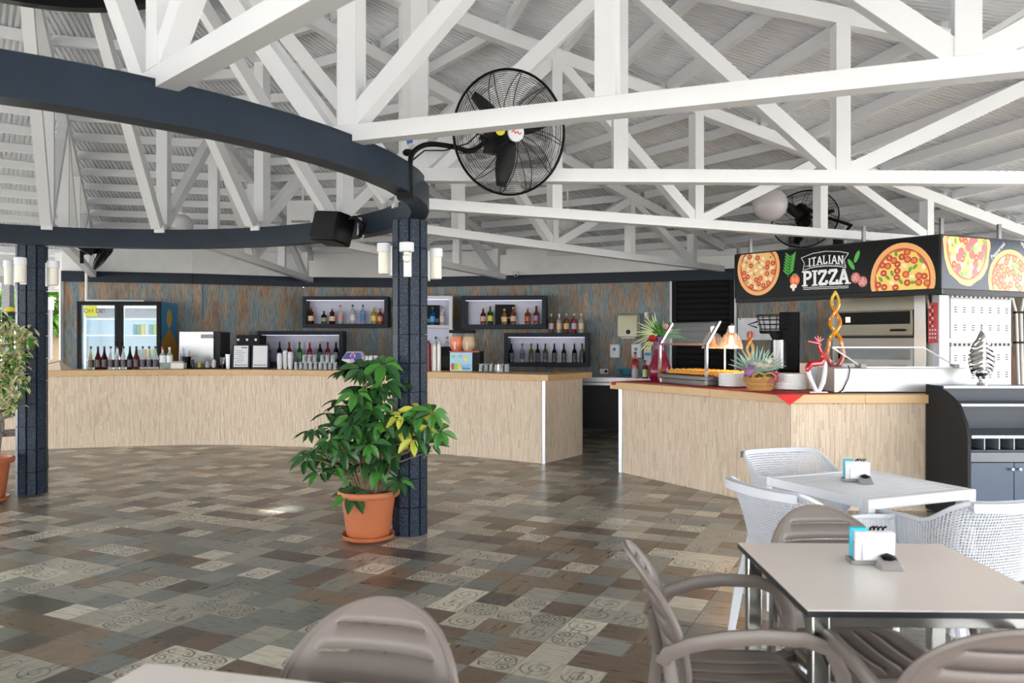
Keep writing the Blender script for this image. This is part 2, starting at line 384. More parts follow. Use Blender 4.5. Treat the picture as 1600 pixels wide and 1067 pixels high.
# ---------------- ring beam ----------------
def rr(th):  # outer radius of ring beam at angle th (deg)
    d = (th-16+180) % 360-180
    return 2.80+.13*math.exp(-(d/32)**2)
def ringpt(th, inset): t = R(th); r = rr(th)-inset; return C0+V((cos(t), sin(t)))*r
def ring(name, label, radf, z0, z1, wd, m):
    t = thing(name, label, 'beam')
    for s in range(8):
        b = MB(); vs = []
        N = 9
        for i in range(N):
            th = s*45+5.625*i+8
            for ins in (0, wd):
                p = C0+V((cos(R(th)), sin(R(th))))*(radf(th)-ins)
                vs += [(p.x, p.y, z0), (p.x, p.y, z1)]
        fs = []
        for i in range(N-1):
            a = 4*i; c = a+4
            fs += [(a, c, c+1, a+1), (a+2, a+3, c+3, c+2), (a+1, c+1, c+3, a+3), (a, a+2, c+2, c)]
        b.add(vs, fs); b.build('beam_segment', m, t, 0)
    return t
ring('ring_beam', 'large curved navy ring beam carried by the two tiled pillars', rr, 2.45, 2.635, .13, NAVY)
ring('upper_ring_beam', 'small dark ring beam high inside the roof at the top left', lambda th: 1.32, 4.28, 4.5, .1, BLACK)
# ---------------- trusses ----------------
NR = [2.78, 4.25, 5.8, 7.4, 9.0]
TL = {14: 'white roof truss springing from the ring beam at the upper left, nearest to the viewer',
      15: 'white roof truss whose lower beam crosses in front of the large black fan',
      0: 'white roof truss running level to the right just behind the large black fan',
      1: 'white roof truss whose lower beam slopes down above the pizza sign corner',
      2: 'white roof truss running from the middle pillar to the pizza sign left end',
      3: 'white roof truss ending at the back wall above the security camera',
      4: 'white roof truss running straight back from the far side of the ring beam',
      5: 'white roof truss standing behind the ring beam above the left pillar',
      6: 'white roof truss at the far left edge of the view'}
for k in (14, 15, 0, 1, 2, 3, 4, 5, 6):
    a = OFF+R(22.5)*k
    if k == 14: a += R(-1)
    e = V((cos(a), sin(a)))
    end = {4: 9.45, 3: 9.35, 2: 9.9, 5: 9.6}.get(k, 11.0)
    r0 = rr(math.degrees(a))-.1; nr = [r0]+NR[1:]
    t = thing('roof_truss', TL[k], 'truss', (C0.x+e.x*r0, C0.y+e.y*r0, 2.6), a, 'roof trusses around the ring beam')
    def q(r, z): return V((r-r0, 0, z-2.6))
    wd = .1
    def part(nm, p, s, w, h): m = MB(); m.beam(p, s, w, h, up=(0, 1, 0) if abs((s-p).z) > .8*(s-p).length else (0, 0, 1)); m.build(nm, WHITE, t)
    part('bottom_chord', q(r0-.06, 2.645), q(end, 2.645), wd, .09)
    part('top_chord', q(r0, zc(r0)), q(end, zc(end)), wd, .12)
    part('rafter', q(.2, zc(.2)), q(r0, zc(r0)), wd*.9, .12)
    for i, r in enumerate(nr):
        if r < end: part('post', q(r+(.06 if i == 0 else 0), 2.69), q(r+(.06 if i == 0 else 0), zc(r)-.055), .115 if i == 0 else .1, .11)
    for i in range(4):
        ra, rb = nr[i]+.05, nr[i+1]-.03
        if nr[i+1] > end: continue
        za, zb = (2.69, zc(rb)-.06) if i % 2 == 0 else (zc(ra)-.06, 2.69)
        m = MB(); m.beam(q(ra, za), q(rb, zb), .095, .1, up=(0, 0, 1)); m.build('diagonal', WHITE, t)
    m = MB(); m.beam(q(r0-.1, 2.66), q(1.34, 4.34), .095, .1); m.build('inner_strut', WHITE, t)
    m = MB(); m.beam(q(1.3, 4.5), q(1.3, zc(1.3)-.04), .08, .08, up=(1, 0, 0)); m.build('short_post', WHITE, t)
# ---------------- pillars ----------------
def tile_me():
    n = 10; r = .128; w = 2*r*math.tan(pi/n)-.014; m = MB(); m.box((r-.004, 0, 0), (.022, w, .216)); return m.mesh('tile', GRAN)
PT = tile_me()
def pillar(name, label, x, y, rot):
    t = thing(name, label, 'pillar', (x, y, 0), rot); H = 2.45
    m = MB(); m.lathe([(.121, 0), (.121, H)], n=10, axis=Matrix.Rotation(pi/10, 3, 'Z')); m.build('core', BLACK, t)
    for j in range(10):
        off = (-.0 if j % 2 else .0)
        for k in range(11):
            z = .1115+k*.2224
            inst('tile', PT, t, Matrix.Rotation(2*pi*j/10, 4, 'Z')@Matrix.Translation((0, 0, z-.002)))
    return t
pillar('pillar', 'navy tiled pillar in the middle, behind the umbrella plant', -.80, 6.27, R(5))
pillar('pillar', 'navy tiled pillar at the left, beside the variegated plant', -4.76, 7.93, R(12))
# cream column lamps hung round each pillar
def lamp(label, x, y, z, face, broken=False, grp='cylinder lamps around the pillars'):
    t = thing('pillar_lamp', label, 'lamp', (x, y, z), face, grp)   # local +x points out from pillar
    m = MB(); m.bx((-.062, -.03, -.135), (-.045, .03, .1)); m.build('bracket', WHITE, t, .003)
    m = MB(); m.lathe([(.05, .05), (.056, .052), (.056, .118), (.05, .122)], n=20); m.bx((-.06, -.015, .07), (-.04, .015, .1)); m.build('cap', WHITE, t)
    if broken:
        m = MB(); m.lathe([(.018, .05), (.018, .03), (.028, .02), (.03, 0), (.022, -.022), (.006, -.03)], n=14); m.build('bulb', FROST, t)
    else:
        m = MB(); m.lathe([(.044, -.12), (.047, -.115), (.047, .05)], n=20); m.build('shade', FROST, t)
px, py = -.80, 6.27
lamp('white capped cylinder lamp on the left side of the middle pillar', px-.195, py-.03, 2.145, R(188))
lamp('lamp missing its shade, bare bulb under white cap, front of the middle pillar', px-.0, py-.195, 2.13, R(-90), True)
lamp('cylinder lamp with white cap on the right side of the middle pillar', px+.2, py+.02, 2.11, R(6))
px, py = -4.76, 7.93
lamp('cylinder lamp with white cap on the left side of the left pillar', px-.2, py-.03, 2.18, R(190))
lamp('cylinder lamp with white cap on the front of the left pillar', px+.01, py-.2, 2.19, R(-86))
lamp('cylinder lamp with white cap on the right side of the left pillar', px+.2, py+.02, 2.18, R(5))
# ---------------- bar ----------------
FR = [(-7.3, 10.9), (-6.47, 11.16), (-5.49, 11.43), (-4.38, 11.62), (-2.9, 11.36), (-1.12, 10.78), (.39, 9.82)]
FC = [(p.x, p.y) for p in cat_rom(FR, 8)]
BE = (.94, 10.65)
def offset(pts, d):
    out = []
    for i, p in enumerate(pts):
        a, b = pts[max(i-1, 0)], pts[min(i+1, len(pts)-1)]; l = hypot(b[0]-a[0], b[1]-a[1]); out.append((p[0]-(b[1]-a[1])/l*d, p[1]+(b[0]-a[0])/l*d))
    return out
BZ = 1.095
def ribbon(f, bk, z0, z1, m, name, parent, extra=None, bevel=0):
    n = len(f); b = MB(); vs = []
    for p, q in zip(f, bk): vs += [(p[0], p[1], z0), (p[0], p[1], z1), (q[0], q[1], z0), (q[0], q[1], z1)]
    fs = [(0, 1, 3, 2), (4*n-4, 4*n-2, 4*n-1, 4*n-3)]
    for i in range(n-1):
        a = 4*i; c = a+4; fs += [(a, c, c+1, a+1), (a+2, a+3, c+3, c+2), (a+1, c+1, c+3, a+3), (a, a+2, c+2, c)]
    b.add(vs, fs); return b.build(name, m, parent, bevel)
def strips(parent, pts, z0, z1, name='travertine_strips'):
    L = plen(pts); b = MB(); w = .0195; n = int(L/w)
    for i in range(n):
        (x, y), (dx, dy) = poly_at(pts, (i+.5)*w); nx, ny = dy, -dx
        z = z0-rnd.random()*.12
        while z < z1:
            h = rnd.choice((.08, .1, .13, .16, .2)); a, c = max(z, z0), min(z+h, z1); z += h
            if c-a < .01: continue
            o = .004+rnd.random()*.004; hw = w/2-.0007; vs = []
            for s in (-1, 1):
                for d in (0, o):
                    for zz in (a+.0006, c-.0006): vs.append((x+dx*s*hw+nx*d, y+dy*s*hw+ny*d, zz))
            b.add(vs, [(2, 6, 7, 3), (0, 2, 3, 1), (4, 5, 7, 6), (3, 7, 5, 1), (0, 4, 6, 2)])
    b.keep = 1
    o = b.build(name, STRIP, parent); o['kind'] = 'stuff'
    return o
BAR = thing('bar_counter_base', 'long curved bar front clad in pale stone strips, on the left', 'bar')
core_m = mat('bar_core', (.3, .24, .18), .7)
ribbon(FC, offset(FC, .5), .0, 1.015, core_m, 'body', BAR)
m = MB(); m.prism([FC[-1], BE, (BE[0]-.7, BE[1]+.25), (FC[-4][0]+.1, FC[-4][1]+.45), FC[-4]], 0, 1.015); m.build('end_body', core_m, BAR)
strips(BAR, FC+[BE], .0, 1.015)
m = MB(); m.box((FC[-1][0]-.005, FC[-1][1]-.012, .508), (.034, .034, 1.014), R(10)); m.build('corner_trim', ALU, BAR)
BT = thing('bar_worktop', 'long curved light wood worktop of the left bar', 'worktop')
fo, bo = offset(FC, -.07), offset(FC, .55)
i = 0
while i < len(FC)-1:
    j = min(i+rnd.choice((3, 4, 5)), len(FC)-1)
    if len(FC)-1-j < 3: j = len(FC)-1
    ribbon(fo[i:j+1], bo[i:j+1], 1.016, BZ, COUNTER, 'plank', BT, bevel=.003); i = j
f1 = fo[-1]; m = MB(); m.prism([(f1[0]-.002, f1[1]), (f1[0]+.09, f1[1]+.0), (BE[0]+.12, BE[1]-.05), (BE[0]+.06, BE[1]+.1), (bo[-1][0]-.1, bo[-1][1]+.3), bo[-1]], 1.016, BZ); m.build('plank', COUNTER, BT, .003)
# ---------------- island ----------------
IZ = 1.035
IF = [(1.25, 9.19), (2.48, 7.10), (3.70, 7.10)]
ISL = thing('island_counter_base', 'angled service counter base clad in pale stone strips, on the right', 'counter')
m = MB(); m.prism([IF[0], IF[1], (5.6, 7.1), (5.6, 7.9), (2.95, 7.9), (1.95, 9.6)], 0, .955); m.build('body', core_m, ISL)
strips(ISL, IF, 0, .955)
m = MB(); m.box((IF[0][0]-.0, IF[0][1]-.01, .4775), (.04, .04, .955), R(-30)); m.build('corner_trim', ALU, ISL)
IT = thing('island_worktop', 'light wood worktop on the angled service counter', 'worktop')
a, b = V((1.16, 9.18)), V((2.44, 7.02)); dd = (b-a).normalized(); nn = V((-dd.y, dd.x))
if nn.x < 0: nn = -nn
a = a-dd*.06; prev = 0
for s in (.35, .62, 1.0):
    p, q = a.lerp(b, prev), a.lerp(b, s); prev = s
    p2, q2 = p+nn*.78, (q+nn*.78 if s < 1 else V((3.06, 7.96)))
    m = MB(); m.prism([tuple(p), tuple(q), tuple(q2), tuple(p2)], .956, IZ); m.build('plank', COUNTER, IT, .004)
for x0, x1 in ((None, 3.1), (3.1, 4.3), (4.3, 5.6)):
    m = MB(); m.prism([(2.44, 7.02), (x1, 7.02), (x1, 7.96), (3.06, 7.96)] if x0 is None else [(x0, 7.02), (x1, 7.02), (x1, 7.96), (x0, 7.96)], .956, IZ); m.build('plank', COUNTER, IT, .004)
# ---------------- bottles ----------------
GC = {}
def gmat(kind, c):
    k = (kind, c)
    if k not in GC:
        if kind == 'glass': GC[k] = mat('bottle_glass', c, .06, trans=.55, var=0, spec=.6)
        else: GC[k] = mat(kind, c, .4, var=.1, sc=60)
    return GC[k]
CLR = (.75, .8, .82)
def bottle(label, loc, h=.3, r=.036, glass=CLR, lab=(.6, .6, .6), cap=(.02, .02, .02), style='wine', grp=None, lh=(.18, .48), rz=0):
    t = thing('bottle', label, 'bottle', loc, rz, grp)
    if style == 'wine': pr = [(.86, 0), (1, .02), (1, .55), (.8, .64), (.38, .72), (.33, .93)]
    elif style == 'liquor': pr = [(.9, 0), (1, .02), (1, .62), (.85, .68), (.34, .75), (.32, .92)]
    elif style == 'flask': pr = [(.9, 0), (1.12, .08), (1.15, .35), (.75, .58), (1.0, .68), (.85, .74), (.35, .8), (.33, .9)]
    else: pr = [(.9, 0), (1, .02), (1, .5), (.55, .66), (.36, .8), (.32, .93)]
    m = MB(); m.lathe([(a*r, b*h) for a, b in pr], n=12); m.build('glass_body', gmat('glass', glass), t)
    m = MB(); m.lathe([(.37*r, .9*h), (.4*r, .91*h), (.4*r, h), (.3*r, h)], n=10); m.build('cap', gmat('cap_colour', cap), t)
    if lab:
        k = 1.03 if style != 'flask' else 1.17
        m = MB(); m.lathe([(r*k, lh[0]*h), (r*k, lh[1]*h)], n=12, capb=False, capt=False); m.build('paper_label', gmat('label_colour', lab), t)
    return t
ORD = ['leftmost', 'second from left', 'third from left', 'fourth from left', 'fifth from left', 'sixth from left', 'seventh from left', 'eighth from left', 'ninth from left', 'tenth from left', 'eleventh from left', 'twelfth from left', 'thirteenth from left']
def onbar(px, back=.3):
    k = (px-800)/F
    for p, q in zip(FC, FC[1:]):
        a, b = p[0]-k*p[1], q[0]-k*q[1]
        if a*b <= 0:
            t = a/(a-b); v = V((p[0]+(q[0]-p[0])*t, p[1]+(q[1]-p[1])*t)); return v*(1+back/v.length)
def B3(px, back=.3): v = onbar(px, back); return (v.x, v.y, BZ)
bd = [(142, (.55, .5, .3), 'pale straw'), (153, (.08, .004, .01), 'dark red'), (163, (.06, .004, .008), 'dark red'), (173, CLR, 'clear'), (183, CLR, 'clear'), (193, CLR, 'clear'), (203, (.02, .012, .012), 'near black'), (213, (.2, .02, .008), 'amber red'), (223, CLR, 'clear'), (233, CLR, 'clear'), (243, CLR, 'clear')]
for i, (px, g_, nm) in enumerate(bd):
    bottle('%s dark labelled bottle, %s in the row before the fridge' % (nm, ORD[i]), B3(px, .28), .335, .042, g_, (.05, .03, .04), style='slope', grp='bottles lined up on the bar before the fridge', lh=(.1, .42))
bottle('clear bottle with red pourer and white label, right of the dark labelled row', B3(254, .3), .32, .045, (.6, .72, .68), (.75, .77, .8), (.5, .02, .02), 'liquor', lh=(.3, .62))
bottle('clear bottle with silver pourer and white label, beside the steel ice machine', B3(265, .3), .32, .045, (.6, .72, .66), (.75, .77, .8), (.6, .6, .6), 'liquor', lh=(.3, .62))
# ---------------- double door fridge ----------------
FX0, FX1, FY, FZ = -6.92, -5.63, 12.8, 2.14
fr = thing('drinks_fridge', 'two door glass fronted drinks fridge lit white inside, left of the bar', 'fridge', ((FX0+FX1)/2, FY, 0), R(4))
w = FX1-FX0; FRW = mat('fridge_liner', (.5, .62, .68), .5); LITW = mat('shelf_glow', (.85, .95, 1), .4, emit=.12, var=0); LITS = mat('fridge_lamp', (.8, .92, 1), .4, emit=.3, var=0)
m = MB(); t_ = .04
m.bx((-w/2, .0, 0), (-w/2+t_, .72, FZ)); m.bx((w/2-t_, .0, 0), (w/2, .72, FZ)); m.bx((-w/2+t_, .02, FZ-.06), (w/2-t_, .72, FZ)); m.bx((-w/2+t_, 0, 0), (w/2-t_, .72, .3)); m.bx((-w/2+t_, .68, .3), (w/2-t_, .72, FZ-.06)); m.build('cabinet', BLACK, fr)
m = MB(); m.bx((-w/2+t_, .66, .3), (w/2-t_, .678, FZ-.06)); m.bx((-w/2+.041, .06, .3), (-w/2+.05, .66, FZ-.06)); m.bx((w/2-.05, .06, .3), (w/2-.041, .66, FZ-.06)); m.build('liner', FRW, fr)
m = MB(); m.bx((-.01, .12, .3), (.01, .16, FZ-.1)); m.bx((-w/2+.055, .1, FZ-.1), (w/2-.055, .16, FZ-.065)); m.bx((-w/2+.055, .09, .32), (-w/2+.075, .11, FZ-.12)); m.bx((w/2-.075, .09, .32), (w/2-.055, .11, FZ-.12)); m.build('lamp_strip', LITS, fr)
for z in (.75, 1.19, 1.36+.23, 1.86): m = MB(); m.bx((-w/2+.05, .1, z), (w/2-.05, .64, z+.018)); m.build('shelf', LITW if z > 1 else FRW, fr)  # upper shelves glow faintly, standing in for lamp light falling on them
for s in (-1, 1):
    x0, x1 = (-w/2, -.004) if s < 0 else (.004, w/2)
    d = MB(); z0, z1 = .2, FZ-.0; k = .06
    d.bx((x0, -.04, z0), (x0+k, -.002, z1)); d.bx((x1-k, -.04, z0), (x1, -.002, z1)); d.bx((x0+k, -.04, z1-k), (x1-k, -.002, z1)); d.bx((x0+k, -.04, z0), (x1-k, -.002, z0+k))
    D = d.build('door', BLACK, fr)
    m = MB(); m.bx((x0+k, -.025, z0+k), (x1-k, -.02, z1-k)); m.build('pane', TINT, D)
    m = MB(); hx = x1-.03 if s < 0 else x0+.03; m.bx((hx-.01, -.06, 1.1), (hx+.01, -.04, 1.5)); m.build('handle', BLACK, D)
m = MB(); m.bx((w/2+.001, 0, .02), (w/2+.004, .72, FZ-.0)); m.mi = [0]*len(m.f)
m.add([(w/2+.006, 0, 1.0), (w/2+.006, .72, 1.0), (w/2+.006, .72, 1.45), (w/2+.006, .36, 1.72), (w/2+.006, 0, 1.5)], [(0, 1, 2, 3, 4)], 1)
m.lathe([(.0, 0), (.12, 0)], (w/2+.007, .34, 1.88), 20, 2, axis=Matrix.Rotation(pi/2, 3, 'Y')@Matrix.Diagonal((1.3, 1, 1)))
m.build('side_print', [gmat('print', (.02, .22, .45)), gmat('print', (.65, .28, .02)), gmat('print', (.8, .6, .1))], fr)
def text(s, size, name, m, parent, M, ext=.0005, al='CENTER', off=0):
    cu = bpy.data.curves.new(name, 'FONT'); cu.body = s; cu.size = size; cu.extrude = ext; cu.align_x = al; cu.offset = off; cu.resolution_u = 3
    tmp = bpy.data.objects.new(name, cu); col.objects.link(tmp); bpy.context.view_layer.update()
    me = bpy.data.meshes.new_from_object(tmp.evaluated_get(bpy.context.evaluated_depsgraph_get()))
    bpy.data.objects.remove(tmp); me.materials.clear(); me.materials.append(m)
    return inst(name, me, parent, M)
UP = Matrix.Rotation(pi/2, 4, 'X')
def TM(x, y, z, rz=0, ry=0): return Matrix.Translation((x, y, z))@Matrix.Rotation(rz, 4, 'Z')@UP@Matrix.Rotation(ry, 4, 'Z')
m = MB(); m.bx((-.53, -.029, 1.9), (-.34, -.0275, 2.07)); m.build('yellow_sticker', gmat('print', (.7, .75, .04)), fr)
text('OH DE!', .1, 'lettering', gmat('print', (.25, .02, .03)), fr, TM(-.38, -.031, 1.955)); text('OH DE!', .1, 'lettering', gmat('print', (.62, .6, .7)), fr, TM(.26, -.031, 1.955))
def can(label, x, z, c, h=.12, r=.033, y=.3):
    t = thing('drink_can', label, 'drink', (0, 0, 0)); M = fr.matrix_basis if False else Matrix.Translation(fr.location)@Matrix.Rotation(R(4), 4, 'Z')
    t.location = M@V((x, y, z)); m = MB(); m.lathe([(r*.85, 0), (r, .01), (r, h-.012), (r*.8, h)], n=12); m.build('can_body', gmat('print', c), t); m = MB(); m.lathe([(r*.78, h), (r*.7, h+.004)], n=12); m.build('lid', STEEL, t); t['group'] = 'drinks inside the right half of the fridge'
cn = [('blue', (.02, .3, .5)), ('green', (.1, .4, .08)), ('yellow', (.7, .6, .05)), ('white', (.7, .75, .8)), ('teal', (.02, .4, .42)), ('lime', (.4, .6, .05)), ('purple', (.15, .08, .3)), ('orange', (.7, .25, .03))]
for i in range(8): can('%s drink can, %s on the middle shelf inside the right fridge door' % (cn[i][0], ORD[i]), .12+i*.065, 1.608, cn[i][1], .17)
for i in range(7): can('%s drink can, %s on the lower shelf inside the right fridge door' % (cn[(i*3+1) % 8][0], ORD[i]), .14+i*.068, 1.208, cn[(i*3+1) % 8][1], .16)
cp = thing('white_conduit', 'thin white conduit dropping from the roof to the top of the fridge', 'pipe', (0, 0, 0))
a = P(135, 470, 13.0); m = MB(); m.sweep([(a.x, a.y, 3.2), (a.x, a.y, a.z), (a.x+.02, a.y, a.z), (a.x+.95, a.y-.02, a.z-.01)], .022, n=8); m.build('pipe_run', WHITE, cp)
# ---------------- ice machine and bar kit ----------------
def at_bar(px, back): return onbar(px, back)
p = at_bar(303, .75); im = thing('ice_machine', 'tall brushed steel ice machine behind the left part of the bar', 'machine', (p.x, p.y+.15, 0), R(2))
m = MB(); m.bx((-.29, 0, .06), (.25, .5, 1.66)); m.build('cabinet', STEEL, im, .01); m = MB(); m.bx((.252, .02, .06), (.34, .5, 1.645)); m.build('dark_side', DARK, im); m = MB(); m.bx((-.285, .01, 0), (.245, .48, .06)); m.build('plinth', BLACK, im)
m = MB(); m.bx((.05, -.006, 1.55), (.24, 0, 1.61)); m.build('badge', GREYP, im, .002); m = MB(); m.bx((.19, -.006, 1.12), (.235, 0, 1.17)); m.build('sticker', gmat('print', (.4, .6, .6)), im)
t = thing('napkin_box', 'white box of napkins and straws on the bar before the ice machine', 'box', B3(279, .22), 0)
m = MB(); m.bx((-.1, -.05, .0), (.1, .05, .005)); m.bx((-.1, -.05, 0), (.1, -.045, .09)); m.bx((-.1, .045, 0), (.1, .05, .09)); m.bx((-.1, -.05, 0), (-.095, .05, .09)); m.bx((.095, -.05, 0), (.1, .05, .09)); m.build('tray', OFFW, t)
m = MB()
for i in range(14): m.box((-.08+i*.012, .0, .06), (.004, .07, .11), R(rnd.uniform(-8, 8)))
m.build('napkin_stack', PAPER, t)
t = thing('utensil_holder', 'black holder of straws on the bar beside the napkin box', 'holder', B3(291, .4), 0)
m = MB(); m.lathe([(.05, 0), (.07, .18), (.065, .18), (.046, .01)], n=16, capt=False); m.build('cup_body', BLACK, t)
for i in range(5): m = MB(); a = i*1.3; m.sweep([(0.02*cos(a), .02*sin(a), .02), (.05*cos(a), .05*sin(a), .26+.02*i)], .004, n=6); m.build('straw', gmat('print', [(.02, .02, .02), (.7, .7, .7), (.02, .3, .4)][i % 3]), t)
t = thing('bar_caddy', 'low black bar caddy on the bar in front of the ice machine', 'caddy', B3(322, .3), 0)
m = MB(); m.bx((-.22, -.09, 0), (.22, .09, .018)); m.bx((-.22, -.09, 0), (-.21, .09, .05)); m.bx((.21, -.09, 0), (.22, .09, .05)); m.build('tray', BLACK, t, .003)
for i, (x, h, r, c) in enumerate(((-.2, .12, .022, (.02, .02, .02)), (-.1, .08, .025, (.5, .45, .05)), (.02, .1, .03, CLR), (.12, .12, .03, (.6, .5, .5)))):
    m = MB(); m.lathe([(r, .018), (r, .018+h*.8), (r*.5, .018+h)], (x, .0, 0), 12); m.build('jar', gmat('glass' if c == CLR else 'cap_colour', c), t)
def cupstack(label, loc, h, r=.04, c=PAPER, n=10, cat='cups', name='cup_stack'):
    t = thing(name, label, cat, loc); k = max(3, int(h/.028)); 
    for i in range(k):
        z = i*(h-.08)/max(k-1, 1); m = MB(); m.lathe([(r*.7, z), (r*.97, z+.078), (r, z+.08), (r*.98, z+.083), (r*.93, z+.08), (r*.66, z+.004)], n=14, capt=False) if i < k-1 else m.lathe([(r, z-.001), (r*1.0, z+.012), (r*.75, z+.08), (r*.7, z+.083)], n=14)
        m.build('cup', c, t)
    return t
t = thing('tumbler', 'steel tumbler standing on the bar just left of the black drinks dispenser', 'cup', B3(357, .3)); m = MB(); m.lathe([(.04, 0), (.045, .21), (.042, .21), (.037, .01)], n=16, capt=False); m.build('body', STEEL, t); m = MB(); m.lathe([(.046, .205), (.0475, .21), (.046, .215)], n=16, capb=False, capt=False); m.build('rim', CHROME, t)
t = thing('glass_tumbler', 'small glass with a red drink beside the steel tumbler', 'cup', B3(348, .34)); m = MB(); m.lathe([(.03, 0), (.04, .17), (.037, .17), (.028, .01)], n=14, capt=False); m.build('body', GLASS, t); m = MB(); m.lathe([(.027, .011), (.032, .07)], n=14); m.build('drink', gmat('print', (.4, .02, .03)), t)
# black dispenser with three white marks and two framed menus
p = at_bar(386, .45); t = thing('drinks_dispenser', 'black three way dispenser with square white buttons behind the menu frames', 'dispenser', (p.x, p.y, BZ))
m = MB(); m.bx((-.17, 0, .0), (.2, .3, .34)); m.bx((-.15, -.03, .34), (.2, .3, .5)); m.build('housing', BLACK, t, .008)
for x in (-.12, .01, .14): m = MB(); m.bx((x-.016, -.034, .415), (x+.016, -.03, .447)); m.build('button', PAPER, t)
INK = gmat('print', (.12, .12, .14))
for px, lb, bk in ((377, 'framed white menu sheet with a printed list, left one of the pair on the bar', .3), (407, 'framed white menu sheet with blank middle, right one of the pair on the bar', .3)):
    v = at_bar(px, bk); t = thing('menu_frame', lb, 'menu', (v.x, v.y, BZ), R(-4), 'menu frames on the bar')
    m = MB(); m.box((0, 0, .18), (.27, .02, .36), rot=Matrix.Rotation(R(-4), 3, 'X')); m.box((0, .03, .008), (.24, .09, .016)); m.build('frame', NAVY2, t, .004)
    m = MB(); m.box((0, -.012, .185), (.215, .003, .315), rot=Matrix.Rotation(R(-4), 3, 'X')); s = m.build('menu_sheet', PAPER, t)
    m = MB()
    if px < 390:
        for i in range(7): m.box((-.03+(i % 2)*.02, -.022+.0027*i-.003, .1+.028*i), (.11+.02*(i % 3), .0012, .006))
        m.box((.05, -.0045-.003, .315), (.09, .0012, .018))
    for i in range(16): m.box((-.095+i*.0125, -.0225, .045+.012*abs(sin(i*1.9))), (.009, .0012, .012+.02*abs(sin(i*2.3))))
    m.build('print', INK, s)
# paper cup stacks and upturned glasses
for i, (px, h) in enumerate(((437, .23), (446, .27), (454, .25))):
    cupstack('%s stack of paper cups on the bar before the lower left shelf box' % ['left', 'middle', 'right'][i], B3(px, .25+.05*(i % 2)), h, .04).__setitem__('group', 'paper cup stacks on the bar')
gm = MB(); gm.lathe([(.036, .0), (.036, .003), (.03, .1), (.0, .1)], n=12, capb=False); gm.lathe([(.033, .0), (.027, .094), (0, .094)], n=12, capb=False)
gb = MB(); gb.lathe([(.0265, .094), (.0265, .106)], n=12); gme, gbe = gm.mesh('wall', mat('tumbler_glass', (.8, .86, .9), .08, trans=.75, var=0)), gb.mesh('thick_base', GLASS)
def uglass(lb, loc, grp):
    t = thing('upturned_glass', lb, 'glass', loc, 0, grp); inst('wall', gme, t); inst('thick_base', gbe, t)
for i in range(9):
    uglass('small upturned glass in the front row beside the cup stacks, %s' % ORD[i], B3(463+i*7.6, .2), 'upturned glasses on the bar, front row')
for i in range(7):
    v = B3(474+i*7.6, .32); uglass('small upturned glass in the back row beside the cup stacks, %s' % ORD[i], (v[0], v[1], BZ), 'upturned glasses on the bar, back row')
for i in range(6):
    v = B3(476+i*8.0 if i < 3 else 480+i*8.0, .2); uglass('upturned glass stacked on the front row of glasses, %s' % ORD[i], (v[0], v[1], BZ+.107), 'upturned glasses stacked on the bar')
# cola tap
v = at_bar(553, .3); t = thing('cola_tap', 'rounded white cola tap head with a blue panel, left of the plant top', 'dispenser', (v.x, v.y, BZ), R(-5))
m = MB(); m.lathe([(.07, 0), (.055, .02), (.05, .08), (.06, .1)], n=16); m.build('foot', CHROME, t)
pts = [(-.17, .14), (-.13, .2), (-.09, .26), (.12, .26), (.15, .2), (.145, .12), (.08, .085), (-.05, .085)]
m = MB(); m.add([(x, -.06, z) for x, z in pts]+[(x, .06, z) for x, z in pts], [tuple(range(8)), tuple(range(15, 7, -1))]+[(i, (i+1) % 8, 8+(i+1) % 8, 8+i) for i in range(8)]); m.build('housing', OFFW, t, .012)
bp = [(-.15, .155), (-.115, .21), (-.082, .248), (.11, .248), (.135, .2), (.132, .15)]
m = MB(); m.add([(x, -.063, z) for x, z in bp]+[(x, -.058, z) for x, z in bp], [tuple(range(6))]+[(i, (i+1) % 6, 6+(i+1) % 6, 6+i) for i in range(6)]); bl = m.build('blue_panel', gmat('print', (.01, .03, .25)), t)
def disc(mb, x, y, z, r, mi, a0=0, a1=2*pi, n=24):
    k = len(mb.v); mb.add([(x, y, z)]+[(x+r*cos(a0+(a1-a0)*i/n), y, z+r*sin(a0+(a1-a0)*i/n)) for i in range(n+1)], [(0, i+1, i+2) for i in range(n)], mi)
m = MB(); disc(m, 0, -.0645, .2, .04, 0); disc(m, 0, -.0655, .2, .036, 1, R(15), R(165)); disc(m, 0, -.0655, .2, .036, 2, R(195), R(345)); m.build('emblem', [PAPER, gmat('print', (.6, .01, .03)), gmat('print', (.01, .05, .5))], bl)
text('PEPSI', .018, 'lettering', gmat('print', (.01, .03, .25)), bl, TM(0, -.067, .1935))
m = MB(); m.bx((-.035, -.07, .09), (.035, -.061, .15)); m.build('pink_sticker', gmat('print', (.6, .25, .6)), t)
for i, px in enumerate((573, 580, 587)): cupstack('stack of white cups %s behind the plant top, beside the cola tap' % ['left', 'in the middle', 'right'][i], B3(px, .35), .2-.0*i, .035).__setitem__('group', 'white cups beside the cola tap')
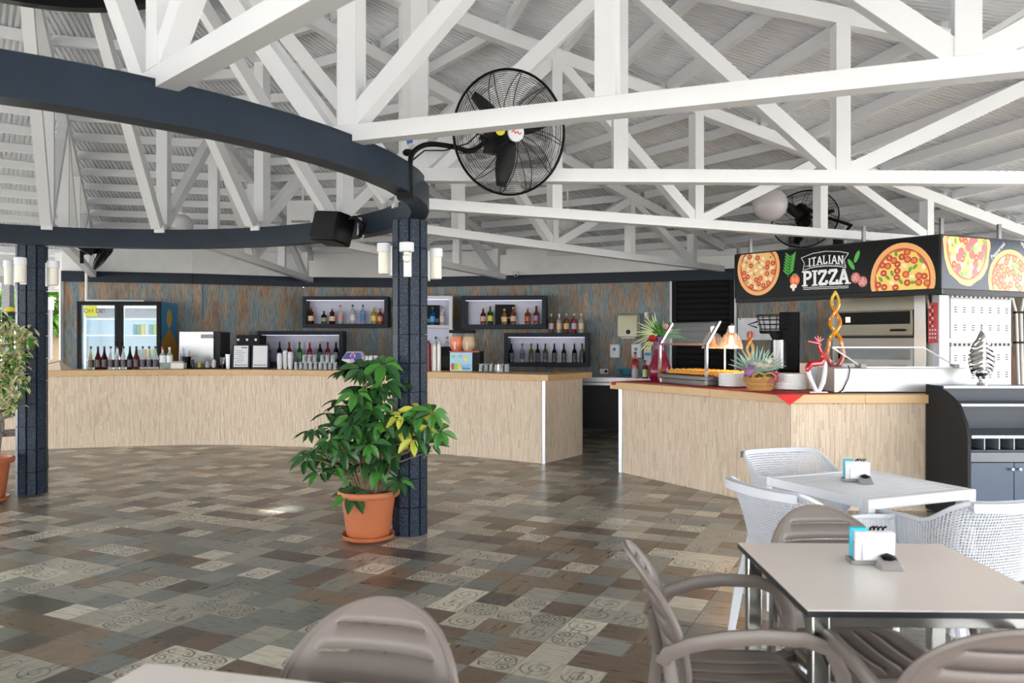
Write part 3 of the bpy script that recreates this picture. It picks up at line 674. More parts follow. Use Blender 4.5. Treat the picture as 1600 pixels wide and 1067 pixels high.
# ---------------- wall shelf boxes with bottles ----------------
LAV = mat('lavender_back_panel', (.52, .52, .68), .25, var=.15, sc=3); LED = mat('led_strip', (.85, .85, 1), .5, emit=.22, var=0)
def shelf_box(label, pl, pr, pt, pb, Y, ang, m_=NAVY2, d=.3, fw=.065, name='shelf_box'):
    a, b = P(pl, pt, Y), P(pr, pb, Y); w_ = abs(b.x-a.x)/cos(ang)*1.0; h_ = a.z-b.z
    c = ((a.x+b.x)/2, Y, b.z); t = thing(name, label, 'shelf', c, ang)
    m = MB(); x = w_/2
    m.bx((-x, 0, 0), (x, d, fw)); m.bx((-x, 0, h_-fw), (x, d, h_)); m.bx((-x, 0, fw), (-x+fw, d, h_-fw)); m.bx((x-fw, 0, fw), (x, d, h_-fw)); m.build('frame', m_, t, .003)
    m = MB(); m.bx((-x+fw, d-.03, fw), (x-fw, d-.015, h_-fw)); m.build('back_panel', LAV, t)
    m = MB(); m.bx((-x+fw, .03, h_-fw-.012), (x-fw, .05, h_-fw)); m.build('led_strip', LED, t)
    def at(px, dep=.1):
        # point on the shelf floor that lies at column px
        k = (px-800)/F; ca, sa = cos(ang), sin(ang)
        # c + s*(ca,sa) + dep*(-sa,ca) ; X = k*Y
        X0, Y0 = c[0]-dep*sa, c[1]+dep*ca; s = (k*Y0-X0)/(ca-k*sa); return (X0+s*ca, Y0+s*sa, c[2]+fw+.001)
    return t, at, c[2]+h_
AMB = (.25, .07, .015); GRN = (.03, .2, .03); BLU = (.02, .1, .5); YEL = (.6, .4, .03)
LG = (.7, .5, .28)
_, at, _ = shelf_box('dark framed shelf box with eight bottles, upper left of the middle pillar', 472.5, 606, 463, 511.5, 14.35, R(0))
for i, (px, h, st, g_, l_, c_, nm) in enumerate(((486, .29, 'flask', (.1, .03, .01), (.75, .5, .3), (.3, .1, .05), 'dark brown bottle with cream label'), (506, .23, 'liquor', (.02, .04, .02), (.3, .32, .25), (.02, .08, .03), 'squat dark green bottle'), (519, .28, 'flask', (.1, .03, .01), (.75, .5, .3), (.4, .3, .2), 'brown bottle with cream label'), (532, .33, 'liquor', CLR, (.6, .25, .25), (.5, .02, .05), 'clear bottle with red cap'), (551, .34, 'liquor', CLR, (.65, .66, .7), (.02, .03, .1), 'clear bottle with dark cap'), (567, .34, 'liquor', (.4, .5, .7), (.03, .15, .4), (.02, .06, .25), 'clear bottle with blue label'), (584, .3, 'liquor', (.6, .45, .06), (.7, .55, .1), (.6, .35, .05), 'yellow bottle'), (594, .27, 'liquor', (.6, .06, .02), (.6, .3, .2), (.4, .03, .02), 'red bottle'))):
    bottle('%s, %s in the upper left shelf box' % (nm, ORD[i]), at(px), h*1.02, .05 if st != 'wine' else .04, g_, l_, c_, st, 'bottles in the upper left shelf box')
_, at, _ = shelf_box('dark framed shelf box with seven bottles, low behind the paper cups', 402, 536, 517, 572, 14.2, R(0), fw=.07)
for i, (px, g_, l_, c_, nm) in enumerate(((419, (.02, .03, .02), (.1, .1, .08), (.3, .35, .1), 'dark bottle'), (437, (.05, .02, .02), (.08, .06, .06), (.05, .02, .02), 'dark brown bottle'), (452, (.3, .03, .02), (.2, .05, .04), (.2, .03, .03), 'red brown bottle'), (468, (.03, .25, .03), (.1, .35, .1), (.02, .06, .02), 'green bottle'), (484, (.55, .02, .04), (.4, .05, .06), (.55, .1, .15), 'bright red bottle'), (500, (.02, .02, .015), (.1, .12, .08), (.6, .55, .1), 'black bottle with yellow cap'), (512, (.45, .03, .02), (.35, .12, .08), (.1, .05, .03), 'red bottle with orange label'), (525, (.03, .04, .04), (.25, .28, .28), (.3, .02, .02), 'dark bottle with red cap'))):
    bottle('%s, %s in the lower left shelf box' % (nm, ORD[i]), at(px), .36, .045, g_, l_, c_, 'wine', 'bottles in the lower left shelf box')
_, at, _ = shelf_box('white two tier shelf box half hidden by the middle pillar', 630, 707, 462, 590, 14.2, R(0), WHITE, fw=.06)
wb = P(660, 507, 14.2); t = thing('glass_shelf_board', 'white shelf board across the white two tier shelf box', 'shelf', (P(668, 507, 14.2).x, 14.2, wb.z-.06), 0); m = MB(); m.bx((-.38, .01, -.0), (.38, .26, .05)); m.build('board', WHITE, t); m = MB(); m.bx((-.38, .0, .0), (.38, .01, .05)); m.build('edge_strip', OFFW, t)
zt = wb.z-.009
bx_ = thing('gift_box', 'black gift box standing behind bottles on the white upper shelf', 'box', (P(676, 500, 14.3).x, 14.38, zt)); m = MB(); m.bx((-.13, -.03, 0), (.12, .03, .36)); m.build('carton', BLACK, bx_); m = MB(); m.bx((-.1, -.034, .05), (.1, -.031, .12)); m.build('carton_band', gmat('print', (.1, .12, .15)), bx_)
for i, (px, h, g_, l_, c_, nm) in enumerate(((676, .32, (.03, .2, .6), (.05, .3, .7), (.1, .1, .15), 'blue bottle before the black gift box'), (691, .33, CLR, (.7, .5, .45), (.5, .05, .03), 'clear bottle with red cap right of the black gift box'))):
    bottle(nm+' on the white upper shelf', (P(px, 500, 14.25).x, 14.25, zt), h, .045, g_, l_, c_, 'liquor')
for i, (px, h, c_, nm) in enumerate(((681, .34, (.02, .02, .02), 'dark cap'), (699, .34, (.4, .03, .05), 'red cap'))):
    z = P(px, 556, 14.25).z; bottle('clear bottle with %s on the white lower shelf' % nm, (P(px, 500, 14.25).x, 14.25, z), h, .05, CLR, (.75, .7, .68), c_, 'liquor')
t = thing('shelf_board', 'lower white board carrying the clear bottles beside the juice dispenser', 'shelf', (P(668, 557, 14.2).x, 14.2, P(680, 557, 14.25).z)); m = MB(); m.bx((-.38, .01, -.05), (.38, .26, -.001)); m.build('board', WHITE, t); m = MB(); m.bx((-.38, 0, -.05), (.38, .01, -.001)); m.build('edge_strip', OFFW, t)
aw = R(-16)
_, at, _ = shelf_box('dark framed shelf box with spirits and a black carton, upper right of the middle pillar', 720, 853, 462, 513.5, 13.85, aw*.5, fw=.075)
x = at(789, .2); t = thing('black_carton', 'black carton standing behind bottles in the upper right shelf box', 'box', (x[0], x[1], x[2]), aw*.5); m = MB(); m.bx((-.17, -.025, 0), (.17, .03, .35)); m.build('carton', BLACK, t); m = MB(); m.bx((-.07, -.03, .1), (.12, -.026, .13)); m.build('gold_line', gmat('print', (.3, .25, .05)), t)
for i, (px, h, st, g_, l_, c_, nm) in enumerate(((755, .3, 'wine', (.2, .03, .02), (.55, .3, .25), (.6, .4, .15), 'dark red bottle'), (766, .32, 'liquor', (.02, .18, .02), (.6, .5, .03), (.4, .03, .02), 'green bottle with yellow label'), (788, .27, 'wine', (.5, .25, .05), (.65, .5, .3), (.7, .5, .2), 'amber bottle before the black carton'), (802, .3, 'liquor', (.3, .13, .04), (.6, .42, .3), (.7, .45, .15), 'amber bottle with tan label'), (824.5, .29, 'liquor', AMB, (.45, .06, .03), (.5, .35, .3), 'amber bottle with slanted red label'), (838, .32, 'wine', AMB, (.3, .15, .25), (.04, .05, .04), 'amber bottle with dark neck'))):
    bottle('%s, %s in the upper right shelf box' % (nm, ORD[i]), at(px), h, .05, g_, l_, c_, st, 'spirits in the upper right shelf box')
_, at, ztop = shelf_box('dark framed shelf box with nine dark bottles, lower right of the middle pillar', 787.5, 919, 520, 573, 13.75, aw*.6, fw=.07)
for i, (px, g_, nm) in enumerate(((799, (.02, .02, .02), 'black'), (816, (.35, .38, .4), 'clear'), (830, (.25, .25, .02), 'olive'), (840, (.02, .02, .015), 'black'), (852, (.2, .1, .03), 'amber'), (866, (.015, .015, .015), 'black'), (881, (.06, .02, .01), 'brown'), (897.5, (.02, .01, .015), 'black'), (909.5, (.25, .24, .02), 'olive'))):
    bottle('%s wine bottle, %s in the lower right shelf box' % (nm, ORD[i]), at(px), .33, .042, g_, (.04, .04, .04), (.05, .05, .05), 'wine', 'wine bottles in the lower right shelf box', lh=(.15, .5))
for i, (px, g_, l_, nm) in enumerate(((861, (.45, .2, .1), (.4, .4, .5), 'amber'), (873.5, CLR, (.75, .45, .2), 'clear'), (885, (.35, .12, .06), (.65, .45, .2), 'brown'), (897, (.5, .06, .1), (.4, .35, .5), 'pink red'), (908, (.7, .72, .72), (.7, .5, .25), 'clear'))):
    x = at(px, .12); bottle('gold capped %s bottle, %s on top of the lower shelf box' % (nm, ORD[i]), (x[0], x[1], ztop+.001), .33, .047, g_, l_, (.75, .6, .35), 'liquor', 'bottles on top of the lower right shelf box', lh=(.2, .5))
# ---------------- juice dispenser and slush box ----------------
v = at_bar(722, .42); JD = thing('juice_dispenser', 'twin bowl juice dispenser, one orange and one pale, on a printed box', 'dispenser', (v.x, v.y, BZ), R(-8))
m = MB(); m.bx((-.17, 0, 0), (.14, .3, .255)); m.build('base_box', PAPER, JD, .004); m = MB(); m.bx((.141, .02, 0), (.24, .34, .27)); m.build('black_side', BLACK, JD)
pp = MB(); pp.bx((-.165, -.004, .005), (.137, -.001, .25)); po = pp.build('printed_front', gmat('print', (.35, .62, .8)), JD)
m = MB(); m.bx((-.165, -.0055, .005), (.137, -.0045, .045), 0)
for i, (x, c) in enumerate(((-.13, 1), (-.085, 2), (-.04, 3))): m.bx((x-.02, -.007, .02), (x+.02, -.005, .09), c); disc(m, x, -.0072, .09, .02, c, 0, pi)
m.bx((.0, -.007, .02), (.12, -.005, .05), 4); disc(m, .05, -.007, .17, .03, 3); disc(m, -.12, -.007, .2, .022, 2)
m.build('picture', [gmat('print', (.8, .8, .75)), gmat('print', (.5, .02, .02)), gmat('print', (.2, .6, .03)), gmat('print', (.8, .6, .03)), gmat('print', (.02, .3, .6))], po)
text('SLUSH', .045, 'lettering', gmat('print', (.02, .25, .6)), po, TM(.06, -.0075, .06, 0, R(6))); text('ICE', .04, 'lettering', gmat('print', (.5, .02, .03)), po, TM(-.02, -.0075, .19))
for x, c, nm in ((-.1, (.85, .16, .01), 'orange'), (.07, (.62, .42, .18), 'pale')):
    bowl = MB(); prf = [(.05, .27), (.085, .31), (.1, .37), (.085, .44), (.075, .52)]
    bowl.lathe([(r+.003, z) for r, z in prf], (x, .1, 0), 20, capt=False); b_ = bowl.build('bowl', TINT, JD)
    m = MB(); m.lathe([(.045, .275), (.08, .312), (.095, .37), (.082, .43), (.078, .47)], (x, .1, 0), 20); m.build('juice', mat('juice_'+nm, c, .3, spec=.5), b_)
    m = MB(); m.bx((x-.085, .01, .52), (x+.085, .2, .565)); m.build('lid', BLACK, b_, .006)
    m = MB(); m.bx((x-.012, -.01, .3), (x+.012, .0, .4)); m.build('tap', OFFW, b_, .003)
m = MB(); m.bx((-.18, .0, .256), (.24, .28, .275)); m.build('drip_tray', gmat('print', (.4, .03, .02)), JD)
for i, (px, h, c, nm) in enumerate(((668, .42, (.2, .015, .01), 'tall dark red jug'), (679, .38, (.75, .72, .68), 'tall white cylinder of lids'), (686, .4, (.8, .78, .74), 'slim white tube'))):
    v = at_bar(px, .3); t = thing('canister', '%s on the bar just right of the middle pillar' % nm, 'container', (v.x, v.y, BZ)); m = MB(); r = (.05, .03, .025)[i]; m.lathe([(r, 0), (r, h*.9), (r*.6, h*.93)], n=18); m.build('body', gmat('print', c), t); m = MB(); m.lathe([(r*.62, h*.93), (r*.62, h), (0, h)], n=14); m.build('lid', gmat('cap_colour', (.1, .02, .02) if i == 0 else (.7, .7, .7)), t)
v = at_bar(692, .6); t = thing('coffee_grinder', 'low black machine standing behind the white tubes on the bar', 'machine', (v.x+.05, v.y, BZ)); m = MB(); m.bx((-.14, 0, 0), (.12, .2, .33)); m.build('housing', BLACK, t, .01); m = MB(); m.bx((-.1, -.01, .05), (.08, 0, .2)); m.build('front_panel', DARK, t)
for i in range(6): uglass('small glass on the dark draining mat near the bar tap, %s' % ORD[i], B3(752+i*8, .45), 'glasses by the bar tap')
v = at_bar(779, .2); t = thing('bar_tap', 'chrome water tap at the right end of the long bar', 'tap', (v.x, v.y, BZ)); m = MB(); m.lathe([(.02, 0), (.016, .02), (.014, .09)], n=12); m.build('stem', CHROME, t); m = MB(); m.sweep([(0, 0, .08), (0, 0, .1), (0, .03, .12), (0, .08, .115), (0, .1, .09)], .011, n=8); m.build('spout', CHROME, t)
t = thing('cardboard_wedge', 'beige folded board lying on the left end of the bar', 'board', B3(84, .2)); m = MB(); m.add([(-.2, -.1, 0), (.16, -.1, 0), (.1, -.05, .15), (-.2, .0, .15), (-.2, .12, 0), (.2, .12, 0)], [(0, 1, 2, 3), (3, 2, 5, 4), (0, 3, 4), (1, 5, 2), (0, 4, 5, 1)]); m.build('panel_sheet', mat('beige_board', (.6, .5, .38), .6), t); m = MB(); m.beam((-.2, -.085, .05), (.11, -.07, .125), .006, .006); m.build('dark_seam', BLACK, t)
# ---------------- wall fittings right ----------------
def onwall(px, py, d=.06):
    k = (px-800)/F; a, b = V(WP[-2]), V(WP[-1]); dd = (b-a).normalized(); A = a.x-k*a.y; Bq = dd.x-k*dd.y; s = -A/Bq; q = a+dd*s; n_ = V((dd.y, -dd.x)); q = q+n_*d; q = V((k*q.y, q.y)); return V((q.x, q.y, 1.5+(CY-py)/F*q.y)), atan2(dd.y, dd.x)
c, an = onwall(985, 527, .02)
t = thing('towel_dispenser', 'large cream paper towel dispenser on the weathered wall', 'dispenser', c, an)
m = MB(); o = [(0, 0), (.28, 0), (.28, .3), (.24, .37), (.16, .4), (0, .4)]; m.add([(-.17, -y, z) for y, z in o]+[(.17, -y, z) for y, z in o], [tuple(range(6)), tuple(range(11, 5, -1))]+[(i, (i+1) % 6, 6+(i+1) % 6, 6+i) for i in range(6)]); m.build('cover', CREAM, t, .02, 3)
m = MB(); disc(m, .02, -.284, .09, .04, 0); m.build('window', DARK, t); m = MB(); m.bx((-.12, -.24, -.02), (.12, -.05, 0)); m.build('outlet', OFFW, t)
for px, nm in ((962, 'left'), (995.5, 'right')):
    c, an = onwall(px, 559, .02); t = thing('soap_dispenser', 'white soap dispenser on the wall below the towel dispenser, the %s one' % nm, 'dispenser', c, an, 'soap dispensers on the wall')
    m = MB(); m.bx((-.085, -.11, 0), (.085, 0, .24)); m.build('cover', WHITE, t, .02, 3); m = MB(); disc(m, 0, -.112, .15, .028, 0); m.build('emblem', gmat('print', (.1, .15, .2)), t); m = MB(); m.bx((-.03, -.1, -.015), (.03, -.04, 0)); m.build('nozzle', GREYP, t)
c, an = onwall(1012, 561, .01); t = thing('notice', 'small white notice with yellow and blue bands beside the right soap dispenser', 'notice', c, an); m = MB(); m.bx((-.06, -.004, -.1), (.06, 0, .2)); n_ = m.build('sheet', PAPER, t); m = MB(); m.bx((-.05, -.006, .15), (.05, -.0045, .18), 0); m.bx((-.05, -.006, .06), (.05, -.0045, .11), 1); m.build('print', [gmat('print', (.75, .6, .02)), gmat('print', (.02, .25, .5))], t)
c, an = onwall(944, 580, .0); t = thing('wall_socket', 'cream double wall socket above the steel bench', 'socket', c, an); m = MB(); m.bx((-.075, -.015, -.045), (.075, 0, .045)); m.build('plate', OFFW, t, .004); m = MB(); m.lathe([(.025, 0), (.025, .025), (0, .025)], (.04, -.014, 0), 12, axis=Matrix.Rotation(pi/2, 3, 'X')); m.build('plug', BLACK, t)
c, an = onwall(1011, 497, .0); t = thing('small_wall_box', 'small white box on the wall right of the towel dispenser', 'box', c, an); m = MB(); m.bx((-.04, -.05, -.0), (.04, 0, .1)); m.build('cover', OFFW, t, .004); m = MB(); m.bx((-.03, -.054, .02), (.03, -.05, .03)); m.build('slot', GREYP, t)
c, an = onwall(806, 431, .02); t = thing('security_camera', 'small white dome security camera under the navy trim', 'camera', (c.x, c.y-.08, c.z-.0)); m = MB(); m.lathe([(.04, .07), (.055, .06), (.055, .03), (.05, .02)], n=18); m.build('mount', WHITE, t); m = MB(); m.sphere((0, 0, .02), .045, 16); m.build('dome', WHITE, t); m = MB(); m.sphere((.0, -.033, .0), .02, 10); m.build('lens', BLACK, t)
# steel bench behind the gap
t = thing('steel_bench', 'low steel bench with dark sliding doors seen through the gap between counters', 'bench', (1.72, 12.55, 0), R(-10))
m = MB(); m.bx((-.75, 0, .86), (1.2, .65, .935)); m.build('worktop', STEEL, t, .003)
m = MB(); m.bx((-.72, .04, .12), (1.18, .62, .86)); m.build('cabinet', DARK, t)
for x in (-.71, .0): m = MB(); m.bx((x, .02, .2), (x+.69, .038, .8)); m.build('door', DARK, t, .002)
m = MB(); m.bx((-.72, .01, .81), (1.18, .04, .85)); m.build('rail', STEEL, t)
for x in (-.66, 1.1):
    m = MB(); m.lathe([(.02, -.0), (.02, .12)], (x, .1, 0), 10); m.build('leg', STEEL, t)
c, an = onwall(977, 588, .4); t = thing('blue_bowl', 'blue bowl on the steel bench below the soap dispensers', 'bowl', (c.x, c.y, .936)); m = MB(); m.lathe([(.07, 0), (.12, .09), (.125, .1), (.115, .09), (.065, .01)], n=20, capt=False); m.build('bowl_body', gmat('print', (.05, .25, .35)), t); m = MB(); m.lathe([(.12, .096), (.128, .1), (.12, .106)], n=20, capb=False, capt=False); m.build('rim', gmat('print', (.1, .35, .45)), t)
# ---------------- pizza sign ----------------
SP = [V((2.59, 9.29)), V((4.04, 7.53)), V((5.35, 8.15))]; SZ0, SZ1 = 2.0, 2.5; SHt = SZ1-SZ0
sg = thing('pizza_sign', 'long black overhead sign with printed pizzas and the words ITALIAN PIZZA', 'sign')
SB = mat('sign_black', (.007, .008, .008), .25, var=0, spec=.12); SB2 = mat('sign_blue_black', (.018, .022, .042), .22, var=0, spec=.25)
def frame2(a, b):
    d = (b-a).normalized(); n = V((d.y, -d.x)); return Matrix(((d.x, -n.x, 0, a.x), (d.y, -n.y, 0, a.y), (0, 0, 1, SZ0), (0, 0, 0, 1)))
faces = []
for i, (a, b) in enumerate(zip(SP, SP[1:])):
    L = (b-a).length; f_ = bpy.data.objects.new('sign_box', None); 
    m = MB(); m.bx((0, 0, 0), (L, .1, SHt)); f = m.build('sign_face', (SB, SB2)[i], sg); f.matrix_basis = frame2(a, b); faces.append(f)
    m = MB(); m.bx((0, .01, -.05), (L, .16, -.003)); m.bx((0, -.004, SHt), (L, .1, SHt+.012)); m.bx((-.006, -.004, 0), (0.006, .1, SHt)); r_ = m.build('sign_rail', DARK, sg); r_.matrix_basis = frame2(a, b)
def s_of(px, i=0):
    a, b = SP[i], SP[i+1]; d = (b-a).normalized(); k = (px-800)/F; return (k*a.y-a.x)/(d.x-k*d.y)
def t_of(px, py, i=0):
    a, b = SP[i], SP[i+1]; d = (b-a).normalized(); Y = a.y+d.y*s_of(px, i); return 1.5+(CY-py)/F*Y-SZ0
pc = lambda *c: gmat('print', c)
PZ = [pc(.85, .42, .14), pc(.5, .07, .02), pc(.82, .5, .16), pc(.5, .03, .015), pc(.1, .32, .03), pc(.88, .8, .62), pc(.03, .02, .02), pc(.75, .2, .04), pc(.88, .62, .12), pc(.6, .09, .1)]
def fan_poly(m, cx, cz, rx, rz, mi, y, n=28, rot=0, wob=0, L=9, W_=None):
    vs = [(min(max(cx, .005), L-.005), y, min(max(cz, .003), SHt-.003))]
    for i in range(n):
        a = 2*pi*i/n; k = 1+wob*sin(7*a)+wob*.6*sin(13*a+1); u, v = rx*k*cos(a), rz*k*sin(a)
        X, Z = cx+u*cos(rot)-v*sin(rot), cz+u*sin(rot)+v*cos(rot); vs.append((min(max(X, .005), L-.005), y, min(max(Z, .003), SHt-.003)))
    m.add(vs, [(0, 1+i, 1+(i+1) % n) for i in range(n)], mi)
def pizza(face, L, cx, cz, rx, rz, kinds, seed, base=2, wob=.0, crust=0):
    g = random.Random(seed); m = MB()
    fan_poly(m, cx, cz, rx, rz, crust, -.0010, 40, 0, wob, L); fan_poly(m, cx, cz, rx*.86, rz*.86, 1, -.0014, 36, 0, 0, L); fan_poly(m, cx, cz, rx*.8, rz*.8, base, -.0018, 30, 0, .03, L)
    k = 0; pts = []
    for _ in range(900):
        a, q = g.random()*2*pi, sqrt(g.random())*.76; X, Z = q*cos(a), q*sin(a)
        if any(hypot(X-p, Z-r) < .155 for p, r in pts): continue
        pts.append((X, Z)); X, Z = cx+X*rx, cz+Z*rz
        if Z > SHt-.01 or Z < .012 or X > L-.02: continue
        ty = kinds[k % len(kinds)]; k += 1; rot = g.random()*pi; y = -.0022-.0001*(k % 8)
        if ty == 'pep': fan_poly(m, X, Z, rx*.11, rx*.11, 3, y, 12, 0, 0, L); fan_poly(m, X, Z, rx*.07, rx*.07, 7, y-.0008, 10, 0, 0, L)
        elif ty == 'tom': fan_poly(m, X, Z, rx*.105, rx*.105, 3, y, 12, 0, 0, L); fan_poly(m, X, Z, rx*.05, rx*.03, 0, y-.0008, 8, rot, 0, L)
        elif ty == 'leaf': fan_poly(m, X, Z, rx*.1, rx*.05, 4, y, 10, rot, 0, L)
        elif ty == 'cheese': fan_poly(m, X, Z, rx*.09, rx*.06, 5, y, 12, rot, .08, L)
        elif ty == 'olive': fan_poly(m, X, Z, rx*.045, rx*.045, 6, y, 10, 0, 0, L); fan_poly(m, X, Z, rx*.02, rx*.02, 5, y-.0008, 8, 0, 0, L)
        elif ty == 'ham': fan_poly(m, X, Z, rx*.13, rx*.13, 9, y, 14, 0, .05, L)
    m.keep = 1; return m.build('pizza_print', PZ, face)
L0, L1 = (SP[1]-SP[0]).length, (SP[2]-SP[1]).length
def mp(face_i, x0, x1, ybot, ytop):
    s0, s1 = s_of(x0, face_i), s_of(x1, face_i); b = t_of((x0+x1)/2, ybot, face_i); t = t_of((x0+x1)/2, ytop, face_i); return (s0+s1)/2, (b+t)/2, (s1-s0)/2, (t-b)/2
pizza(faces[0], L0, *mp(0, 1152.5, 1218.5, 461.5, 376), ['tom', 'cheese', 'pep', 'cheese', 'olive', 'cheese', 'tom'], 3, 2)
pizza(faces[0], L0, *mp(0, 1360, 1462, 497, 379), ['pep', 'leaf', 'tom', 'cheese', 'tom', 'pep', 'leaf', 'tom'], 5, 8)
pizza(faces[1], L1, *mp(1, 1473.5, 1547, 446, 325), ['ham', 'leaf', 'cheese', 'tom', 'olive', 'ham', 'cheese'], 8, 8, .02)
pizza(faces[1], L1, *mp(1, 1544, 1612, 487, 390), ['pep', 'pep', 'leaf', 'pep', 'cheese', 'pep'], 11, 2, 0, 8)
# chalk lettering drawn as strokes
GLY = {'I': ([((.5, 0), (.5, 1))], [(.5, 0), (.5, 1)], .45), 'T': ([((.5, 0), (.5, 1)), ((.02, .96), (.98, .96))], [(.5, 0)], .8),
       'A': ([((.08, 0), (.5, 1)), ((.5, 1), (.92, 0)), ((.24, .34), (.76, .34))], [(.08, 0), (.92, 0)], .9), 'L': ([((.2, 0), (.2, 1)), ((.2, .05), (.9, .05)), ((.88, .04), (.88, .28))], [(.2, 1)], .75),
       'N': ([((.15, 0), (.15, 1)), ((.15, 1), (.85, 0)), ((.85, 0), (.85, 1))], [(.15, 0), (.85, 1)], .9), 'Z': ([((.08, .95), (.92, .95)), ((.9, .95), (.1, .05)), ((.06, .05), (.94, .05)), ((.1, .95), (.1, .72)), ((.92, .05), (.92, .3))], [], .9),
       'P': ([((.2, 0), (.2, 1)), ((.2, .96), (.65, .96)), ((.65, .97), (.88, .86)), ((.88, .88), (.88, .6)), ((.88, .64), (.65, .5)), ((.68, .5), (.2, .5))], [(.2, 0), (.2, 1)], .85)}
def word(m, s, x, z, h, tot, wt, y=-.0024, arch=0, slope=0, mi=0):
    ws = sum(GLY[c][2] for c in s); k = tot/(ws+.12*(len(s)-1)); cx = x
    for c in s:
        st, se, w_ = GLY[c]; w_ *= k
        for (a, b), (e, f) in st:
            def q(u, v): X = cx+u*w_; return (X, z+v*h+arch*(1-((X-x-tot/2)/(tot/2))**2)+slope*(X-x))
            (ax, az), (bx, bz) = q(a, b), q(e, f); l = hypot(bx-ax, bz-az); nx, nz = -(bz-az)/l*wt/2, (bx-ax)/l*wt/2
            m.add([(ax+nx, y, az+nz), (bx+nx, y, bz+nz), (bx-nx, y, bz-nz), (ax-nx, y, az-nz)], [(0, 1, 2, 3)], mi)
        for u, v in se:
            X, Z = q(u, v); m.add([(X-wt*1.1, y-.0001, Z-wt*.25), (X+wt*1.1, y-.0001, Z-wt*.25), (X+wt*1.1, y-.0001, Z+wt*.25), (X-wt*1.1, y-.0001, Z+wt*.25)], [(0, 1, 2, 3)], mi)
        cx += w_+.12*k
CH = pc(.82, .85, .88)
x0, x1 = s_of(1263), s_of(1318); m = MB(); word(m, 'ITALIAN', x0, t_of(1290, 415)-.0, .085, x1-x0, .013, arch=.02); m.keep = 1; m.build('lettering', CH, faces[0])
x0, x1 = s_of(1255), s_of(1326); m = MB(); word(m, 'PIZZA', x0, t_of(1255, 446.5), .15, x1-x0, .03, arch=-.0); m.keep = 1; m.build('lettering', CH, faces[0])
m = MB()
def line(m, pts, wt, y=-.0022, mi=0):
    for (ax, az), (bx, bz) in zip(pts, pts[1:]):
        l = hypot(bx-ax, bz-az) or 1; nx, nz = -(bz-az)/l*wt/2, (bx-ax)/l*wt/2
        m.add([(ax+nx, y, az+nz), (bx+nx, y, bz+nz), (bx-nx, y, bz-nz), (ax-nx, y, az-nz)], [(0, 1, 2, 3)], mi)
def sp(px, py): return (s_of(px), t_of(px, py))
top = [sp(*p) for p in ((1252, 403), (1270, 396), (1290, 392.5), (1312, 393), (1326, 395.5))]; bot = [sp(*p) for p in ((1255, 422), (1272, 417.5), (1290, 415.5), (1310, 416), (1322, 418))]
line(m, top, .006); line(m, bot, .006); line(m, [top[0], sp(1257, 411), bot[0]], .006); line(m, [top[-1], sp(1319, 406), bot[-1]], .006)
for i in range(22):
    px = 1258+i*2.9; line(m, [sp(px, 417.5-(.04*(px-1258) if px < 1290 else 1.4)), sp(px+2, 414.2-(.04*(px-1258) if px < 1290 else 1.2))], .004)
for dy in (0, 2.6): line(m, [sp(1255+i*7.1, 449.2+dy-i*.27+.5*(i % 2)) for i in range(11)], .006)
m.keep = 1; m.build('banner_outline', CH, faces[0])
# herbs, tomato, mushroom, salami
HPM = [pc(.05, .4, .04), pc(.7, .09, .03), pc(.8, .3, .1), pc(.85, .8, .68), pc(.55, .12, .13)]
m = MB(); line(m, [sp(1231, 432), sp(1233, 415), sp(1236, 398)], .008, mi=0)
for i in range(7):
    for s in (-1, 1):
        a = sp(1232+i*.6, 428-i*4.4); fan_poly(m, a[0]+s*.035, a[1]+.022, .042, .01, 0, -.0024, 8, s*.75, 0, L0)
m.keep = 1; m.build('herb_print', HPM, faces[0]); m = MB()
for (px, py, ro) in ((1330, 413, 2.1), (1339, 401, 1.2)): a = sp(px, py); fan_poly(m, a[0], a[1], .065, .022, 0, -.0024, 14, ro, 0, L0)
m.keep = 1; m.build('leaf_print', HPM, faces[0]); m = MB()
a = sp(1242, 437.5); fan_poly(m, a[0], a[1], .06, .062, 1, -.0024, 20, 0, 0, L0); fan_poly(m, a[0]-.02, a[1], .02, .035, 2, -.0027, 12, 0, 0, L0); fan_poly(m, a[0]+.022, a[1], .02, .035, 2, -.0027, 12, 0, 0, L0); fan_poly(m, a[0], a[1]+.062, .03, .01, 0, -.003, 8, 0, .2, L0)
m.keep = 1; m.build('tomato_print', HPM, faces[0]); m = MB()
a = sp(1240, 449); fan_poly(m, a[0], a[1]+.012, .042, .026, 3, -.0032, 14, 0, 0, L0); fan_poly(m, a[0], a[1]-.012, .016, .03, 3, -.0034, 10, 0, 0, L0)
m.keep = 1; m.build('mushroom_print', HPM, faces[0]); m = MB()
for px, py in ((1337, 434), (1348, 440)):
    a = sp(px, py); fan_poly(m, a[0], a[1], .05, .055, 4, -.0024-(px > 1340)*.0006, 20, 0, 0, L0)
    for i in range(14): fan_poly(m, a[0]+.036*cos(i*2.4)*sqrt(i/14), a[1]+.04*sin(i*2.4)*sqrt(i/14), .006, .006, 3, -.0036, 6, 0, 0, L0)
m.keep = 1; m.build('salami_print', HPM, faces[0])
MT = Matrix.Translation
text('Pepperoni', .062, 'lettering', pc(.75, .77, .95), faces[1], MT((s_of(1560, 1), -.003, t_of(1560, 394, 1)))@UP@Matrix.Rotation(R(38), 4, 'Z'))
text('Special', .062, 'lettering', pc(.75, .77, .95), faces[1], MT((s_of(1599, 1), -.003, t_of(1599, 388, 1)))@UP@Matrix.Rotation(R(-50), 4, 'Z'))
for x, y in ((2.75, 9.2), (3.6, 8.17), (4.1, 7.62), (4.9, 8.03)):
    m = MB(); m.bx((x-.015, y-.0, 2.45), (x+.015, y+.04, 2.68)); m.build('hanger', STEEL, sg)
